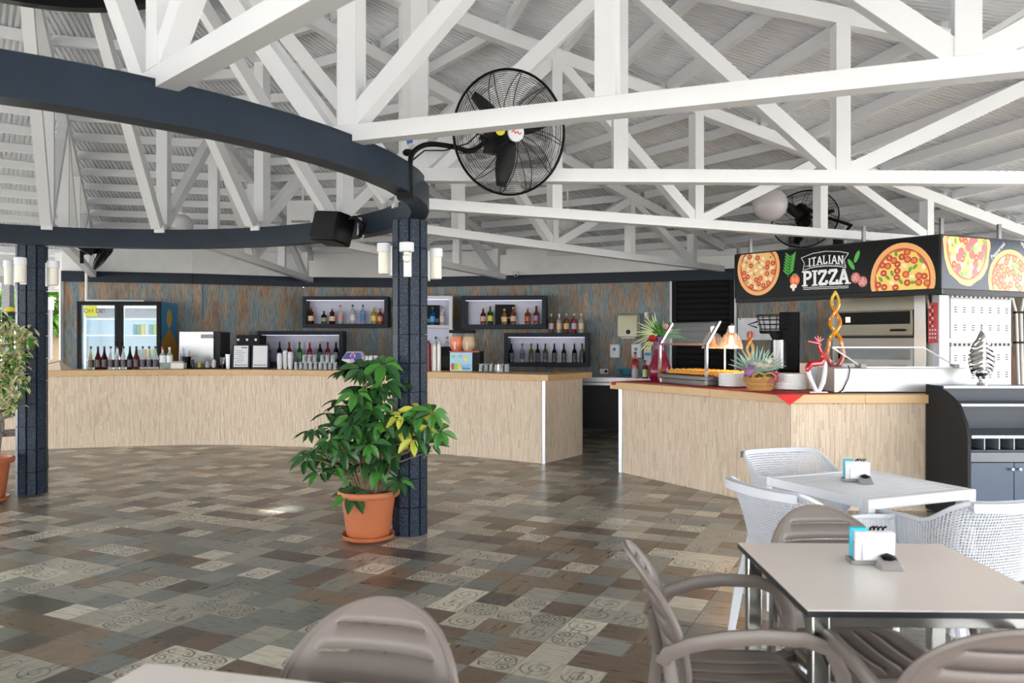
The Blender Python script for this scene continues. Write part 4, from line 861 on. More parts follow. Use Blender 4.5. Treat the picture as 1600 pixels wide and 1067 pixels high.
# ---------------- pizza oven ----------------
o0 = V((3.9, 9.76)); o1 = V((4.7, 8.8)); od = (o1-o0).normalized(); oL = (o1-o0).length
OV = thing('pizza_oven', 'double deck stainless pizza oven with red control panel under the pizza sign', 'oven')
oz = 2.02
def OB(x0, y0, z0, x1, y1, z1, nm, mt, par=OV, bev=0):
    m = MB(); m.bx((x0, y0, z0), (x1, y1, z1)); o = m.build(nm, mt, par, bev)
    if par is OV: o.matrix_basis = Matrix(((od.x, -od.y, 0, o0.x), (od.y, od.x, 0, o0.y), (0, 0, 1, 0), (0, 0, 0, 1)))
    return o
def oy(px, py):  # height on oven front
    k = (px-800)/F; s = (k*o0.y-o0.x)/(od.x-k*od.y); return 1.5+(CY-py)/F*(o0.y+od.y*s)
zt = oy(1380, 470)
OB(0, .02, .1, oL-.02, .85, 2.08, 'body', mat('oven_steel', (.16, .155, .14), .35, 1, var=.1, sc=2))
GLD = mat('warm_steel', (.12, .11, .085), .3, 1, var=.15, sc=2)
OB(.02, -.02, oy(1400, 486), oL-.1, .0, 2.06, 'hood', GLD, bev=.01)
for za, zb, lit in ((oy(1380, 508), oy(1380, 487), 1), (oy(1380, 563), oy(1380, 545), 0)):
    d = OB(.06, -.03, za-.12, oL-.27, -.002, zb+.01, 'oven_door', GLD, bev=.004)
    OB(.1, -.034, za+.01, oL-.3, -.0305, zb, 'window', mat('oven_window', (.004, .004, .003), .25, spec=.06), d)
    if lit: OB(.2, -.04, za+.04, .25, -.035, za+.1, 'oven_lamp', mat('oven_lamp_glow', (1, .55, .12), .4, emit=6, var=0), d)
    m = MB(); m.sweep([(oL-.5, -.03, za-.06), (oL-.5, -.08, za-.06), (oL-.36, -.08, za-.06), (oL-.36, -.03, za-.06)], .012, n=6); m.build('handle', BLACK, d)
    OB(.06, -.02, za-.15, oL-.27, -.002, za-.125, 'rail', DARK)
OB(oL-.26, -.03, .6, oL-.13, .02, 2.05, 'side_column', mat('column_steel', (.25, .245, .23), .3, 1), bev=.004)
cpn = OB(oL-.12, -.012, oy(1458, 535.5), oL-.02, .02, oy(1458, 473), 'control_panel', gmat('print', (.45, .015, .015)), bev=.003)
OB(oL-.128, -.02, oy(1458, 536), oL-.116, .0, oy(1458, 473), 'panel_edge', BLACK)
for i in range(9):
    for j in range(3 if i > 5 else 2): OB(oL-.1+j*.028, -.016, oy(1458, 479+i*6)-.012, oL-.085+j*.028, -.0125, oy(1458, 479+i*6)+.006, 'button', [PAPER, DARK][(i+j) % 2 if i < 6 else 0], cpn)
# side casing of the oven, facing right
cs = V((.9, .44)).normalized(); SC = thing('oven_side_casing', 'white metal oven side casing with rows of square vents, right of the control panel', 'panel')
Ms = Matrix(((cs.x, -cs.y, 0, o1.x), (cs.y, cs.x, 0, o1.y), (0, 0, 1, 0), (0, 0, 0, 1)))
def SBx(a, b, nm, mt, par=SC, bev=0):
    m = MB(); m.bx(a, b); o = m.build(nm, mt, par, bev)
    if par is SC: o.matrix_basis = Ms
    return o
WM = mat('pale_casing', (.5, .51, .57), .4, 0)
def sy(px, py): k = (px-800)/F; s = (k*o1.y-o1.x)/(cs.x-k*cs.y); return 1.5+(CY-py)/F*(o1.y+cs.y*s), s
_, sA = sy(1484, 500); _, sBn = sy(1578, 500)
SBx((0, 0, .1), (sBn+.02, .6, 2.06), 'casing_body', WM)
for (ya, yb) in ((468, 529), (542, 601)):
    z1_, _ = sy(1530, ya); z0_, _ = sy(1530, yb)
    p_ = SBx((sA, -.012, z0_), (sBn, -.0005, z1_), 'panel', WM, bev=.003)
    h_ = SBx((sA, -.02, z1_+.005), (sBn, -.0005, z1_+.05), 'vent_rail', GREYP)
    m = MB()
    for i in range(13): x = sA+.06+i*(sBn-sA-.12)/12; m.bx((x-.018, -.0225, z1_+.013), (x+.018, -.0205, z1_+.04))
    m.build('square_holes', BLACK, h_)
    m = MB()
    for r_ in range(2):
        for i in range(7):
            for j in range(3): x = sA+.08+i*(sBn-sA-.16)/6; z = z1_-.1-r_*.2-j*.026; m.bx((x-.024, -.0145, z), (x+.024, -.0125, z+.01))
    m.build('louvres', DARK, p_)
t = thing('white_cables', 'pair of white cable conduits on the weathered wall at the far right', 'pipe')
m = MB(); a, b, c = P(1580, 460, 10.1), P(1588, 490, 10.1), P(1592, 605, 10.1); e = P(1600, 462, 10.1)
m.sweep([a, b, c, (c.x, c.y, .9)], .018, n=8); m.build('conduit', OFFW, t); m = MB(); m.sweep([e, b+V((.06, 0, 0)), c+V((.05, 0, 0)), (c.x+.05, c.y, .9)], .018, n=8); m.build('conduit', OFFW, t)
for z in (488, 535): p_ = P(1591, z, 10.08); m = MB(); m.bx((p_.x-.04, p_.y-.02, p_.z-.012), (p_.x+.08, p_.y+.04, p_.z+.012)); m.build('clip', BLACK, t)
# white glossy sheet on the wall and juicer
t = thing('metal_wall_sheet', 'shiny pale sheet fixed to the weathered wall behind the juicer', 'panel')
a, b = P(1153, 497, 11.9), P(1217, 531, 11.6); m = MB(); m.add([(a.x, a.y, a.z), (b.x, b.y, a.z), (b.x, b.y, b.z), (a.x, a.y, b.z), (a.x, a.y+.01, a.z), (b.x, b.y+.01, a.z), (b.x, b.y+.01, b.z), (a.x, a.y+.01, b.z)], [(0, 1, 2, 3), (7, 6, 5, 4), (0, 4, 5, 1), (1, 5, 6, 2), (2, 6, 7, 3), (3, 7, 4, 0)]); m.build('sheet', mat('pale_sheet', (.62, .64, .68), .25, var=.25, sc=9, bump=.3), t)
m = MB(); 
for u, v in ((.05, .05), (.95, .05), (.05, .95), (.95, .95)): m.sphere((a.x+(b.x-a.x)*u, a.y+(b.y-a.y)*u-.004, a.z+(b.z-a.z)*v), .012, 8)
m.build('screws', STEEL, t)
bb = thing('back_bench', 'dark back bench carrying the juicer behind the service counter', 'bench', (0, 0, 0))
m = MB(); m.prism([(3.0, 10.5), (3.72, 9.75), (4.2, 10.2), (3.4, 11.1)], .86, .9); m.build('worktop', STEEL, bb); m = MB(); m.prism([(3.04, 10.52), (3.7, 9.8), (4.15, 10.2), (3.4, 11.05)], 0, .86); m.build('cabinet', DARK, bb)
j = thing('juicer', 'steel and black citrus juicer with wire fruit basket behind the flower basket', 'juicer', (3.42, 10.4, .9), R(-20))
m = MB(); m.bx((-.02, -.1, 0), (.3, .2, .22)); m.bx((.05, -.02, .22), (.3, .22, .98)); m.build('body', BLACK, j, .01)
m = MB(); m.lathe([(.1, .26), (.1, .62)], (.05, -.1, 0), 20); m.lathe([(.05, .62), (.09, .7)], (.02, -.1, 0), 16); m.build('drum', STEEL, j); m = MB(); m.lathe([(.13, .7), (.15, .74)], (-.05, -.1, 0), 24); m.build('feed_tray', STEEL, j)
m = MB()
for z, r in ((.76, .17), (.82, .19), (.88, .2), (.94, .21)): m.sweep([(-.02+r*cos(i*pi/12), -.1+r*sin(i*pi/12), z) for i in range(24)], .005, n=5, closed=True)
for i in range(14): a_ = i*2*pi/14; m.sweep([(-.02+.15*cos(a_), -.1+.15*sin(a_), .72), (-.02+.21*cos(a_), -.1+.21*sin(a_), .94)], .004, n=5)
m.build('wire_basket', DARK, j)
m = MB(); m.sweep([(-.02-.19, -.1, .86), (-.33, -.12, .82), (-.22, -.1, .78)], .01, n=6); m.build('basket_handle', BLACK, j)
# ---------------- items on the island ----------------
def ILP(px, py): Y = (1.5-IZ)*F/(py-CY); return V(((px-800)/F*Y, Y, IZ+.001))
RN = thing('red_runner', 'red cloth runner under the food and plates with a corner hanging over the edge', 'cloth')
m = MB(); ed = [ILP(959, 596.5), ILP(1025, 599), ILP(1110, 607.5), ILP(1180, 614), ILP(1212, 617.5), ILP(1298, 615)]
ed = [V((p.x, p.y, IZ+.002)) for p in ed]; bk = [V((p.x+.42, p.y+.26, IZ+.002)) for p in ed]
n_ = len(ed); m.add([tuple(p) for p in ed]+[tuple(p) for p in bk]+[tuple(p+V((0, 0, .004))) for p in ed]+[tuple(p+V((0, 0, .004))) for p in bk], [(2*n_+i, 2*n_+i+1, 3*n_+i+1, 3*n_+i) for i in range(n_-1)]+[(i, i+1, 2*n_+i+1, 2*n_+i) for i in range(n_-1)]+[(n_+i, 3*n_+i, 3*n_+i+1, n_+i+1) for i in range(n_-1)])
m.build('cloth_top', RED, RN)
a, b, c = P(1212, 616.5, 6.99), P(1256, 617, 6.99), P(1234, 633, 6.99); m = MB(); m.add([a, b, c, a+V((0, .006, 0)), b+V((0, .006, 0)), c+V((0, .006, 0))], [(0, 2, 1), (3, 4, 5), (0, 1, 4, 3), (1, 2, 5, 4), (2, 0, 3, 5)]); m.build('hanging_corner', mat('bright_red_cloth', (.65, .015, .015), .7), RN)
a = ILP(959, 597); m = MB(); m.bx((a.x-.02, a.y-.02, IZ-.03), (a.x+.03, a.y+.06, IZ+.002)); m.build('left_fold', RED, RN)
# food warmer with glass guard
w0 = V((1.66, 8.98)); w1 = V((1.99, 8.14)); wd_ = (w1-w0).normalized(); wl = (w1-w0).length; wa = atan2(wd_.y, wd_.x)
FW = thing('food_warmer', 'steel heated food display with glass sneeze guard and two heat lamps', 'food warmer', (w0.x, w0.y, IZ+.005), wa)
WD = .42  # depth goes to local +y
m = MB(); m.bx((0, 0, 0), (wl, WD, .055)); m.build('lower_case', STEEL, FW, .004); m = MB(); m.bx((-.02, -.02, .058), (wl+.01, WD+.02, .1)); m.build('upper_case', STEEL, FW, .004)
m = MB(); m.bx((.03, .02, .1), (wl-.04, WD-.03, .106)); m.build('black_surface', BLACK, FW)
for x in (.0, wl-.02):
    m = MB(); m.beam((x, 0, .0), (x, 0, .43), .035, .02); m.beam((x, 0, .425), (x, .16, .665), .035, .02); m.build('bracket_arm', CHROME, FW)
m = MB(); m.add([(0.02, .0, .44), (wl-.03, 0, .44), (wl-.03, .155, .66), (.02, .155, .66), (0.02, .008, .435), (wl-.03, .008, .435), (wl-.03, .163, .655), (.02, .163, .655)], [(0, 1, 2, 3), (7, 6, 5, 4), (0, 4, 5, 1), (2, 6, 7, 3)]); m.build('glass_guard', TINT, FW)
m = MB(); m.beam((.01, 0, .43), (wl, 0, .43), .018, .022); m.build('copper_rail', mat('copper', (.6, .33, .2), .25, 1), FW)
m = MB(); m.beam((.01, .16, .662), (wl, .16, .662), .012, .012); m.build('top_rail', CHROME, FW)
TSH = mat('lamp_glass', (.5, .52, .55), .05, alpha=.2, var=0, spec=.9)
COP = mat('lamp_arm_steel', (.7, .6, .52), .2, 1)
for i, (xa, xb) in enumerate(((.3, .82), (.62, .2))):
    m = MB(); m.sweep([(xa, .42, .106), (xa, .42, .42), (xa+.02, .42, .51), (xa+.09, .4, .6), (xa+.2, .36, .64), (xa+.3, .3, .62), (xa+.32, .28, .6)], .012, n=8); arm = m.build('lamp_arm', COP, FW)
for i, (x, y) in enumerate(((.62, .27), (.93, .27))):
    m = MB(); m.lathe([(.03, .55), (.035, .62)], (x, y, 0), 16); lm = m.build('lamp_neck', CHROME, FW)
    m = MB(); m.lathe([(.035, .56), (.075, .53), (.105, .47), (.122, .385), (.119, .385), (.102, .468), (.072, .525), (.03, .555)], (x, y, 0), 24, capb=False, capt=False); m.build('lamp_shade', TSH, lm)
    m = MB(); m.lathe([(0, .388), (.06, .395), (.07, .405), (.03, .43), (.015, .52)], (x, y, 0), 14); m.build('heat_bulb', mat('heat_bulb_glow', (1, .42, .08), .4, emit=(4 if i else .05), var=0), lm)
    l = bpy.data.lights.new('heat_lamp_light', 'POINT'); l.energy = 1.2 if i else .2; l.color = (1, .5, .15); l.shadow_soft_size = .04; lo = bpy.data.objects.new('heat_lamp_light', l); col.objects.link(lo); lo.parent = FW; lo.location = (x, y, .36)
PST = mat('golden_pastry', (.75, .32, .05), .55, var=.3, sc=30, bump=.4)
PASTRY = MB(); PASTRY.sphere((0, 0, .018), .05, 10, sc=(1, .62, .5)); PASTRY.sphere((.02, .0, .03), .03, 8, sc=(1, .7, .5)); pm = PASTRY.mesh('crust', PST); 
TP = MB(); TP.sphere((0, 0, .044), .02, 8, sc=(1.2, .8, .5)); tpm = TP.mesh('filling', mat('melted_cheese', (.85, .55, .12), .4))
fm = Matrix.Translation((w0.x, w0.y, IZ+.005))@Matrix.Rotation(wa, 4, 'Z')
for i in range(11):
    for j in range(5):
        x, y = .1+i*.083, .09+j*.08; p_ = fm@V((x, y, .107))
        t = thing('pastry', 'golden baked piece on the black surface of the food warmer', 'pastry', p_, wa+rnd.random()*.8, 'golden baked pieces on the food warmer'); inst('crust', pm, t); inst('filling', tpm, t)
# plates
PLM = MB(); PLM.lathe([(.07, 0), (.085, .002), (.142, .0085), (.149, .011), (.149, .0185), (.14, .018), (.078, .009), (0, .009)], n=32); PLT = mat('white_china', (.84, .84, .85), .2, var=.02); pme = PLM.mesh('dish', PLT); RIM = MB(); RIM.lathe([(.146, .0165), (.1495, .0185), (.146, .0205)], n=32, capb=False, capt=False); rme = RIM.mesh('rim', PLT)
for (px, py, n_, lb) in ((1234, 614, 12, 'right of the flower basket'), (1146, 606.5, 11, 'left of the flower basket')):
    c = ILP(px, py-3); c.y += (.1 if n_ == 12 else -.22); c.x *= (c.y)/(c.y-(.1 if n_ == 12 else -.22))
    for i in range(n_):
        nm = 'topmost plate' if i == n_-1 else 'bottom plate' if i == 0 else 'plate %s' % ['', 'second', 'third', 'fourth', 'fifth', 'sixth', 'seventh', 'eighth', 'ninth', 'tenth', 'eleventh'][i]+' from the bottom'
        t = thing('plate', 'white %s in the stack %s' % (nm, lb), 'plate', (c.x+rnd.uniform(-.002, .002), c.y, IZ+.008+i*.0122), rnd.random(), 'white plates stacked %s' % lb); inst('dish', pme, t); inst('rim', rme, t)
# flower basket
c = ILP(1187, 612); c.y += .12; c.x *= c.y/(c.y-.12); FB = thing('flower_basket', 'wicker basket of lilies, pink blooms and grey palm leaves between plate stacks', 'flowers', (c.x, c.y, IZ+.008))
WK = mat('wicker', (.5, .27, .08), .6, var=.3, sc=30, bump=.4, isl=.25)
m = MB()
for i in range(9): z = .005+i*.015; r = .105+.045*i/8; m.sweep([((r+.004*(-1)**(k+i))*cos(k*pi/12), (r+.004*(-1)**(k+i))*.8*sin(k*pi/12), z) for k in range(24)], .008, n=6, closed=True)
m.build('woven_body', WK, FB); m = MB(); m.lathe([(.09, 0), (.13, .13), (0, .13)], n=20, axis=Matrix.Diagonal((1, .8, 1))); m.build('inner_wall', WK, FB)
for s in (-1, 1): m = MB(); m.sweep([(s*.05-.06, -.12, .1), (s*.05-.05, -.135, .15), (s*.05, -.14, .17), (s*.05+.05, -.135, .15), (s*.05+.06, -.12, .1)], .01, n=6); m.build('handle', WK, FB)
def leafmesh(m, base, d, L, w, droop=.3, up=V((0, 0, 1)), n=4, fold=.25, mi=0):
    d = V(d).normalized(); x = d.cross(up); x = x.normalized() if x.length > 1e-3 else V((1, 0, 0)); nz = x.cross(d); vs = []; b = V(base)
    for i in range(n+1):
        t = i/n; c = b+d*L*t-V((0, 0, 1))*droop*L*t*t; ww = w*sin(pi*min(max(t*.94+.04, 0), 1))**.75
        vs += [c-x*ww/2+nz*ww*fold, c, c+x*ww/2+nz*ww*fold]
    m.add(vs, [(3*i+k, 3*i+k+1, 3*i+k+4, 3*i+k+3) for i in range(n) for k in (0, 1)], mi); return m
PG = mat('palm_grey_green', (.3, .45, .36), .6, var=.2)
for ang, tilt, L in ((R(110), .9, .3), (R(40), .75, .26), (R(170), .5, .24)):
    m = MB()
    for i in range(13):
        a_ = R(-70+i*11.6); d = V((sin(a_)*cos(ang+pi/2)*1.0+cos(a_)*cos(ang)*.35, sin(a_)*sin(ang+pi/2)*.5, cos(a_)*tilt+.1)); leafmesh(m, (.05*cos(ang), .08, .15), d, L, .02, .1, V((0, 1, 0)))
    m.build('palm_fan', PG, FB)
def bloom(m, c, r, n, mi, op=.5, w=.6):
    for i in range(n): a_ = 2*pi*i/n; leafmesh(m, c, (cos(a_), sin(a_)*.8-.3, op), r, r*w, .25, mi=mi)
m = MB(); bloom(m, (.02, -.12, .2), .12, 6, 0, .45, .5); bloom(m, (-.04, -.1, .22), .1, 6, 0, .6, .5); bloom(m, (.07, -.06, .25), .1, 6, 0, .8, .5); m.build('lily', mat('lily_white', (.85, .82, .72), .5), FB)
m = MB()
for c_, r in (((-.12, -.08, .17), .05), ((-.1, -.02, .2), .045)): m.sphere(c_, r, 12, sc=(1, 1, .9))
m.build('mauve_bloom', mat('mauve', (.3, .14, .3), .7, var=.4, sc=60, bump=.5), FB)
m = MB()
for i in range(34): m.sphere((.1+rnd.uniform(-.05, .05), -.1+rnd.uniform(-.02, .03), .13+rnd.uniform(-.05, .05)), .013, 6)
m.build('pink_blossoms', mat('pink_bloom', (.55, .12, .25), .6, var=.3, sc=40), FB)
m = MB()
for i in range(60): a_ = rnd.random()*2*pi; leafmesh(m, (.1*cos(a_), .07*sin(a_)-.03, .12+rnd.random()*.05), (cos(a_), sin(a_), rnd.uniform(-.2, .7)), .06, .03, .3)
m.build('green_leaves', LEAFM, FB)
# twisted glass sculptures
def glassgrad(nm):
    m_, n = newmat(nm); z = n.n('SeparateXYZ', {0: n.obj()}).outputs[2]
    n.set('Base Color', n.ramp(n.m('DIVIDE', z, .75), [(0, (.35, .05, .12)), (.25, (.75, .14, .03)), (.5, (.85, .4, .03)), (.75, (.85, .3, .02)), (1, (.8, .55, .05))])); n.set('Roughness', .06); n.set('Transmission Weight', .35); n.set('Coat Weight', .6); return m_
GG = glassgrad('art_glass_orange'); GG2 = glassgrad('art_glass_red')
r2 = [e for e in GG2.node_tree.nodes if e.type == 'VALTORGB'][0].color_ramp
for e, c_ in zip(r2.elements, ((.7, .1, .02), (.8, .2, .02), (.85, .5, .05), (.55, .05, .02), (.4, .02, .02))): e.color = (*c_, 1)
def sculpture(lb, c, H, W_, g, turns, rz):
    t = thing('glass_sculpture', lb, 'sculpture', c, rz)
    for s in (-1, 1):
        pts = []; sc = []
        for i in range(49):
            u = i/48; env = W_*(sin(pi*min(u/.42, 1)) if u < .3 else .78*(1-.55*(u-.3)/.7)); 
            ph = max(0, (u-.38)/.62)*turns*pi
            if u > .97: env *= (1-u)/.03
            pts.append((s*env*cos(ph), s*env*.7*sin(ph), .02+H*u)); sc.append(1.25-.55*u)
        m = MB(); m.sweep(pts, .019, n=8, sc=sc); m.build('glass_strand', g, t)
    m = MB(); m.lathe([(.05, 0), (.045, .025), (.02, .03)], n=20); m.build('foot', GLASS, t)
    return t
c = ILP(1305, 615); c = V((c.x*1.07, c.y*1.07, IZ+.17)); sculpture('tall twisted orange and yellow glass sculpture standing by the steel case', c, .75, .078, GG, 2.4, 0)
c = P(1172, 580, 8.6); c.z = IZ+.002; sculpture('twisted red and amber glass sculpture with loop top behind the flower basket', c, .55, .06, GG2, 2.0, R(10))
# red and white deer
c = ILP(1281, 615); c.y += .05; DR = thing('deer_figurine', 'glossy red and white stylised deer figurine beside the right plate stack', 'figurine', (c.x, c.y, IZ+.02)); DR.scale = (.9, .9, .87)
GR = mat('glossy_red', (.45, .01, .015), .08, coat=.5); GWH = mat('glossy_white', (.82, .82, .84), .1, coat=.4)
m = MB(); m.bx((-.09, -.03, -.019), (.09, .03, -.005)); m.build('stand', STEEL, DR)
m = MB(); m.sweep([(-.095, 0, .23), (-.09, 0, .18), (-.06, 0, .1), (-.02, 0, .01), (0, 0, -.005), (.02, 0, .01), (.055, 0, .09), (.07, 0, .19), (.075, 0, .27), (.065, 0, .33)], .022, .02, n=10, sc=[1.1, 1.2, 1.1, 1.1, 1.2, 1.1, 1.2, 1.2, 1, .7]); m.build('white_legs', GWH, DR)
m = MB(); m.sweep([(-.095, 0, .2), (-.098, 0, .24), (-.07, 0, .28), (-.02, 0, .285), (.03, 0, .29), (.06, 0, .33), (.045, 0, .38), (.02, 0, .43), (.005, 0, .475)], .025, .022, n=10, sc=[1, 1.3, 1.6, 1.5, 1.5, 1.4, 1, .85, .8]); m.build('red_body', GR, DR)
m = MB(); m.sweep([(.03, 0, .475), (0, 0, .495), (-.04, 0, .5), (-.1, 0, .515)], .024, .02, n=8, sc=[.7, 1, .7, .4])
for x, z in ((-.03, .56), (.0, .57), (.03, .56), (.055, .54)): m.sweep([(.01, 0, .5), (x, 0, z)], .008, n=6)
m.build('head_and_antlers', GR, DR)
# refrigerated steel case with lid
CS = thing('chilled_topping_case', 'long white steel chilled topping case with raised clear lid on the counter', 'case', (2.9, 7.2, IZ+.01))
SW = mat('bright_steel', (.48, .49, .5), .3, .4, var=.04, sc=2)
m = MB(); m.bx((0, 0, 0), (1.2, .42, .215)); m.build('body', SW, CS, .006); m = MB(); m.bx((0, .01, -.01), (1.2, .4, 0)); m.build('base_gap', BLACK, CS)
m = MB(); m.bx((0, .005, .0), (.09, -.006, .21)); m.build('end_plate', OFFW, CS); m = MB(); m.bx((.02, -.008, .12), (.07, -.006, .17)); m.build('socket', WHITE, CS)
m = MB(); m.sweep([(.12, -.01, .24), (.135, -.015, .2), (.12, -.015, .12), (.07, -.015, .02), (.04, -.015, .0)], .005, n=6); m.build('cable', BLACK, CS)
m = MB(); h0, h1 = (.3, .22), (.12, .43)
fr_ = [(.28, .06, .225), (1.17, .06, .225), (1.0, .06, .38), (.08, .06, .4)]
m.add([(.17, .02, .36), (.93, .02, .36), (1.18, .3, .225), (.28, .02, .222)], [(0, 1, 2, 3)])
m = MB(); L_ = [(.27, .04, .222), (1.13, .04, .222), (.98, .34, .40), (.12, .34, .40)]
q_ = [V(p) for p in L_]; m.add(q_+[p+V((0, .004, .004)) for p in q_], [(0, 1, 2, 3), (7, 6, 5, 4), (0, 4, 5, 1), (1, 5, 6, 2), (2, 6, 7, 3), (3, 7, 4, 0)]); LD = m.build('lid', TINT, CS)
m = MB()
for i in range(4): m.beam(q_[i], q_[(i+1) % 4], .012, .012)
m.build('lid_frame', mat('clear_plastic_edge', (.8, .82, .85), .2), LD)
m = MB(); m.bx((1.09, .02, .217), (1.14, .08, .25)); m.bx((.25, .02, .217), (.3, .08, .25)); m.build('hinge', GREYP, CS)
t = thing('control_box', 'white box with yellow warning stickers behind the red deer figurine', 'box', (2.94, 7.65, IZ+.01)); m = MB(); m.bx((-.1, 0, 0), (.34, .25, .245)); m.build('box_body', WHITE, t, .004)
m = MB(); m.add([(.05, -.002, .195), (.09, -.002, .195), (.07, -.002, .235)], [(0, 1, 2)]); m.bx((.15, -.002, .195), (.21, -.0005, .235)); m.build('warning_sticker', gmat('print', (.8, .7, .02)), t)
m = MB(); m.bx((0, .05, .245), (.16, .15, .27)); m.build('bracket', STEEL, t)
# sauces on tray, vase
c = ILP(1008, 594); c = V((c.x, c.y, IZ+.008)); t = thing('sauce_tray', 'small white tray under the sauce bottles at the left end of the counter', 'tray', c, R(-20)); m = MB(); m.bx((-.22, -.09, 0), (.22, .09, .008)); m.build('plate_body', WHITE, t, .003); m = MB(); m.sweep([(-.22, -.09, .01), (.22, -.09, .01), (.22, .09, .01), (-.22, .09, .01)], .007, n=6, closed=True); m.build('rim', WHITE, t)
for dx, h, nm, lc in ((-.12, .29, 'left red sauce bottle with black cap', (.25, .22, .22)), (.0, .2, 'small middle sauce bottle with green label', (.3, .5, .2)), (.12, .28, 'right red sauce bottle with black cap', (.25, .22, .22))):
    bottle('%s on the small white tray' % nm, (c.x+dx*.94, c.y-dx*.34, IZ+.018), h*1.12, .042 if h > .25 else .032, (.5, .02, .02), lc, (.02, .02, .02), 'liquor', lh=(.02, .38) if h > .25 else (.1, .5))
c = P(1031, 592, 9.35); c.z = IZ+.001; VS = thing('flower_vase', 'tall purple red glass vase of mixed flowers behind the food warmer', 'vase', c)
m = MB(); m.lathe([(.1, 0), (.13, .06), (.135, .14), (.1, .24), (.07, .34), (.065, .42), (.08, .52), (.076, .52), (.06, .42), (.06, .34)], n=20, capt=False); m.build('vase_body', mat('ruby_glass', (.28, .005, .04), .08, trans=.3, coat=.5, var=.3, sc=40, bump=.6), VS)
m = MB(); m.lathe([(.0675, .37), (.066, .42), (.08, .52)], n=20, capb=False, capt=False); m.build('purple_neck', mat('purple_glass', (.16, .04, .2), .15, var=.5, sc=70, bump=.5), VS)
m = MB()
for i in range(18): a_ = R(100+i*8); leafmesh(m, (-.03, -.02, .55), (cos(a_), -.25, sin(a_)+.05), .32-.05*(i % 3), .016, .12, V((0, 1, 0)))
m.build('palm_fan', mat('palm_pale', (.5, .6, .32), .6, var=.2), VS)
m = MB()
for i in range(26): a_ = R(rnd.uniform(0, 180)); leafmesh(m, (.02, 0, .52), (cos(a_)*1.1, rnd.uniform(-.5, .3), sin(a_)*.8+.1), rnd.uniform(.14, .3), .045, .25, V((0, 1, 0)))
m.build('green_leaves', LEAFM, VS)
m = MB(); bloom(m, (.06, -.06, .62), .05, 7, 0); m.sphere((.06, -.06, .64), .035, 8, 0); m.sphere((.1, -.05, .6), .035, 8, 0); m.build('pink_rose', mat('rose_pink', (.75, .35, .35), .6), VS)
m = MB(); m.sphere((-.1, -.08, .5), .045, 8); bloom(m, (-.1, -.08, .5), .08, 6, 0, -.3); m.build('red_bloom', mat('bloom_red', (.4, .01, .01), .6), VS)
# ---------------- dark service stand ----------------
ST = thing('service_stand', 'dark slate waiter stand with curved side, shelves, cubbies and doors', 'cabinet')
SL = mat('slate_gloss', (.02, .03, .05), .3, var=.12, spec=.4)
prof = [(7.07, 1.124), (6.9, 1.11), (6.77, 1.08), (6.66, 1.035), (6.56, .983), (6.46, .846), (6.42, .737), (6.42, .03), (7.07, .03)]
def side(x, nm, lb=None): m = MB(); n_ = len(prof); m.add([(x, y, z) for y, z in prof]+[(x+.03, y, z) for y, z in prof], [tuple(range(n_)), tuple(range(2*n_-1, n_-1, -1))]+[(i, (i+1) % n_, n_+(i+1) % n_, n_+i) for i in range(n_)]); return m.build(nm, mat('slate_matt', (.013, .014, .016), .6, spec=.25), ST, .003)
side(3.655, 'side_panel'); side(4.95, 'side_panel')
X0, X1 = 3.687, 4.948
def K(y0, z0, y1, z1, nm, mt=SL, x0=X0, x1=X1, bev=.003, par=ST): m = MB(); m.bx((x0, y0, z0), (x1, y1, z1)); return m.build(nm, mt, par, bev)
K(6.97, .03, 7.0, 1.1, 'back_panel'); K(6.84, 1.1, 7.07, 1.12, 'top_shelf'); K(6.6, .965, 6.965, .985, 'shelf'); K(6.425, .725, 6.965, .745, 'worktop')
SE = mat('pale_edge_highlight', (.3, .32, .36), .3, .3); SD = mat('slate_blue_door', (.06, .085, .13), .25, var=.1)
K(6.59, .965, 6.5995, .987, 'edge_strip', SE, bev=0); K(6.415, .722, 6.4245, .747, 'edge_strip', SE, bev=0); K(6.83, 1.1, 6.8395, 1.122, 'edge_strip', SE, bev=0)  # pale strips paint the reflected highlight along the shelf edges
K(6.43, .61, 6.965, .63, 'cubby_floor'); K(6.43, .53, 6.46, .608, 'drawer_front', mat('drawer_grey', (.16, .165, .19), .3)); K(6.9, .632, 6.96, .722, 'cubby_back', BLACK)
for i in range(1, 10): K(6.432, .632, 6.89, .723, 'divider', SE, x0=X0-.01+i*.119, x1=X0-.002+i*.119, bev=0)
for i in range(3):
    d = K(6.432, .1, 6.455, .525, 'door', SD, x0=X0+.002+i*.42-(.07 if i else 0), x1=X0+.347+i*.35+.0 if i == 0 else X0+.35+i*.42)
    m = MB(); kx = (4.005, 4.065, 4.5)[i]; m.lathe([(.006, 0), (.006, .02), (.014, .028), (.012, .04), (0, .043)], (kx, 6.432, .475), 12, axis=Matrix.Rotation(pi/2, 3, 'X')); m.build('knob', CHROME, d)
K(6.47, .03, 6.5, .1, 'plinth', BLACK)
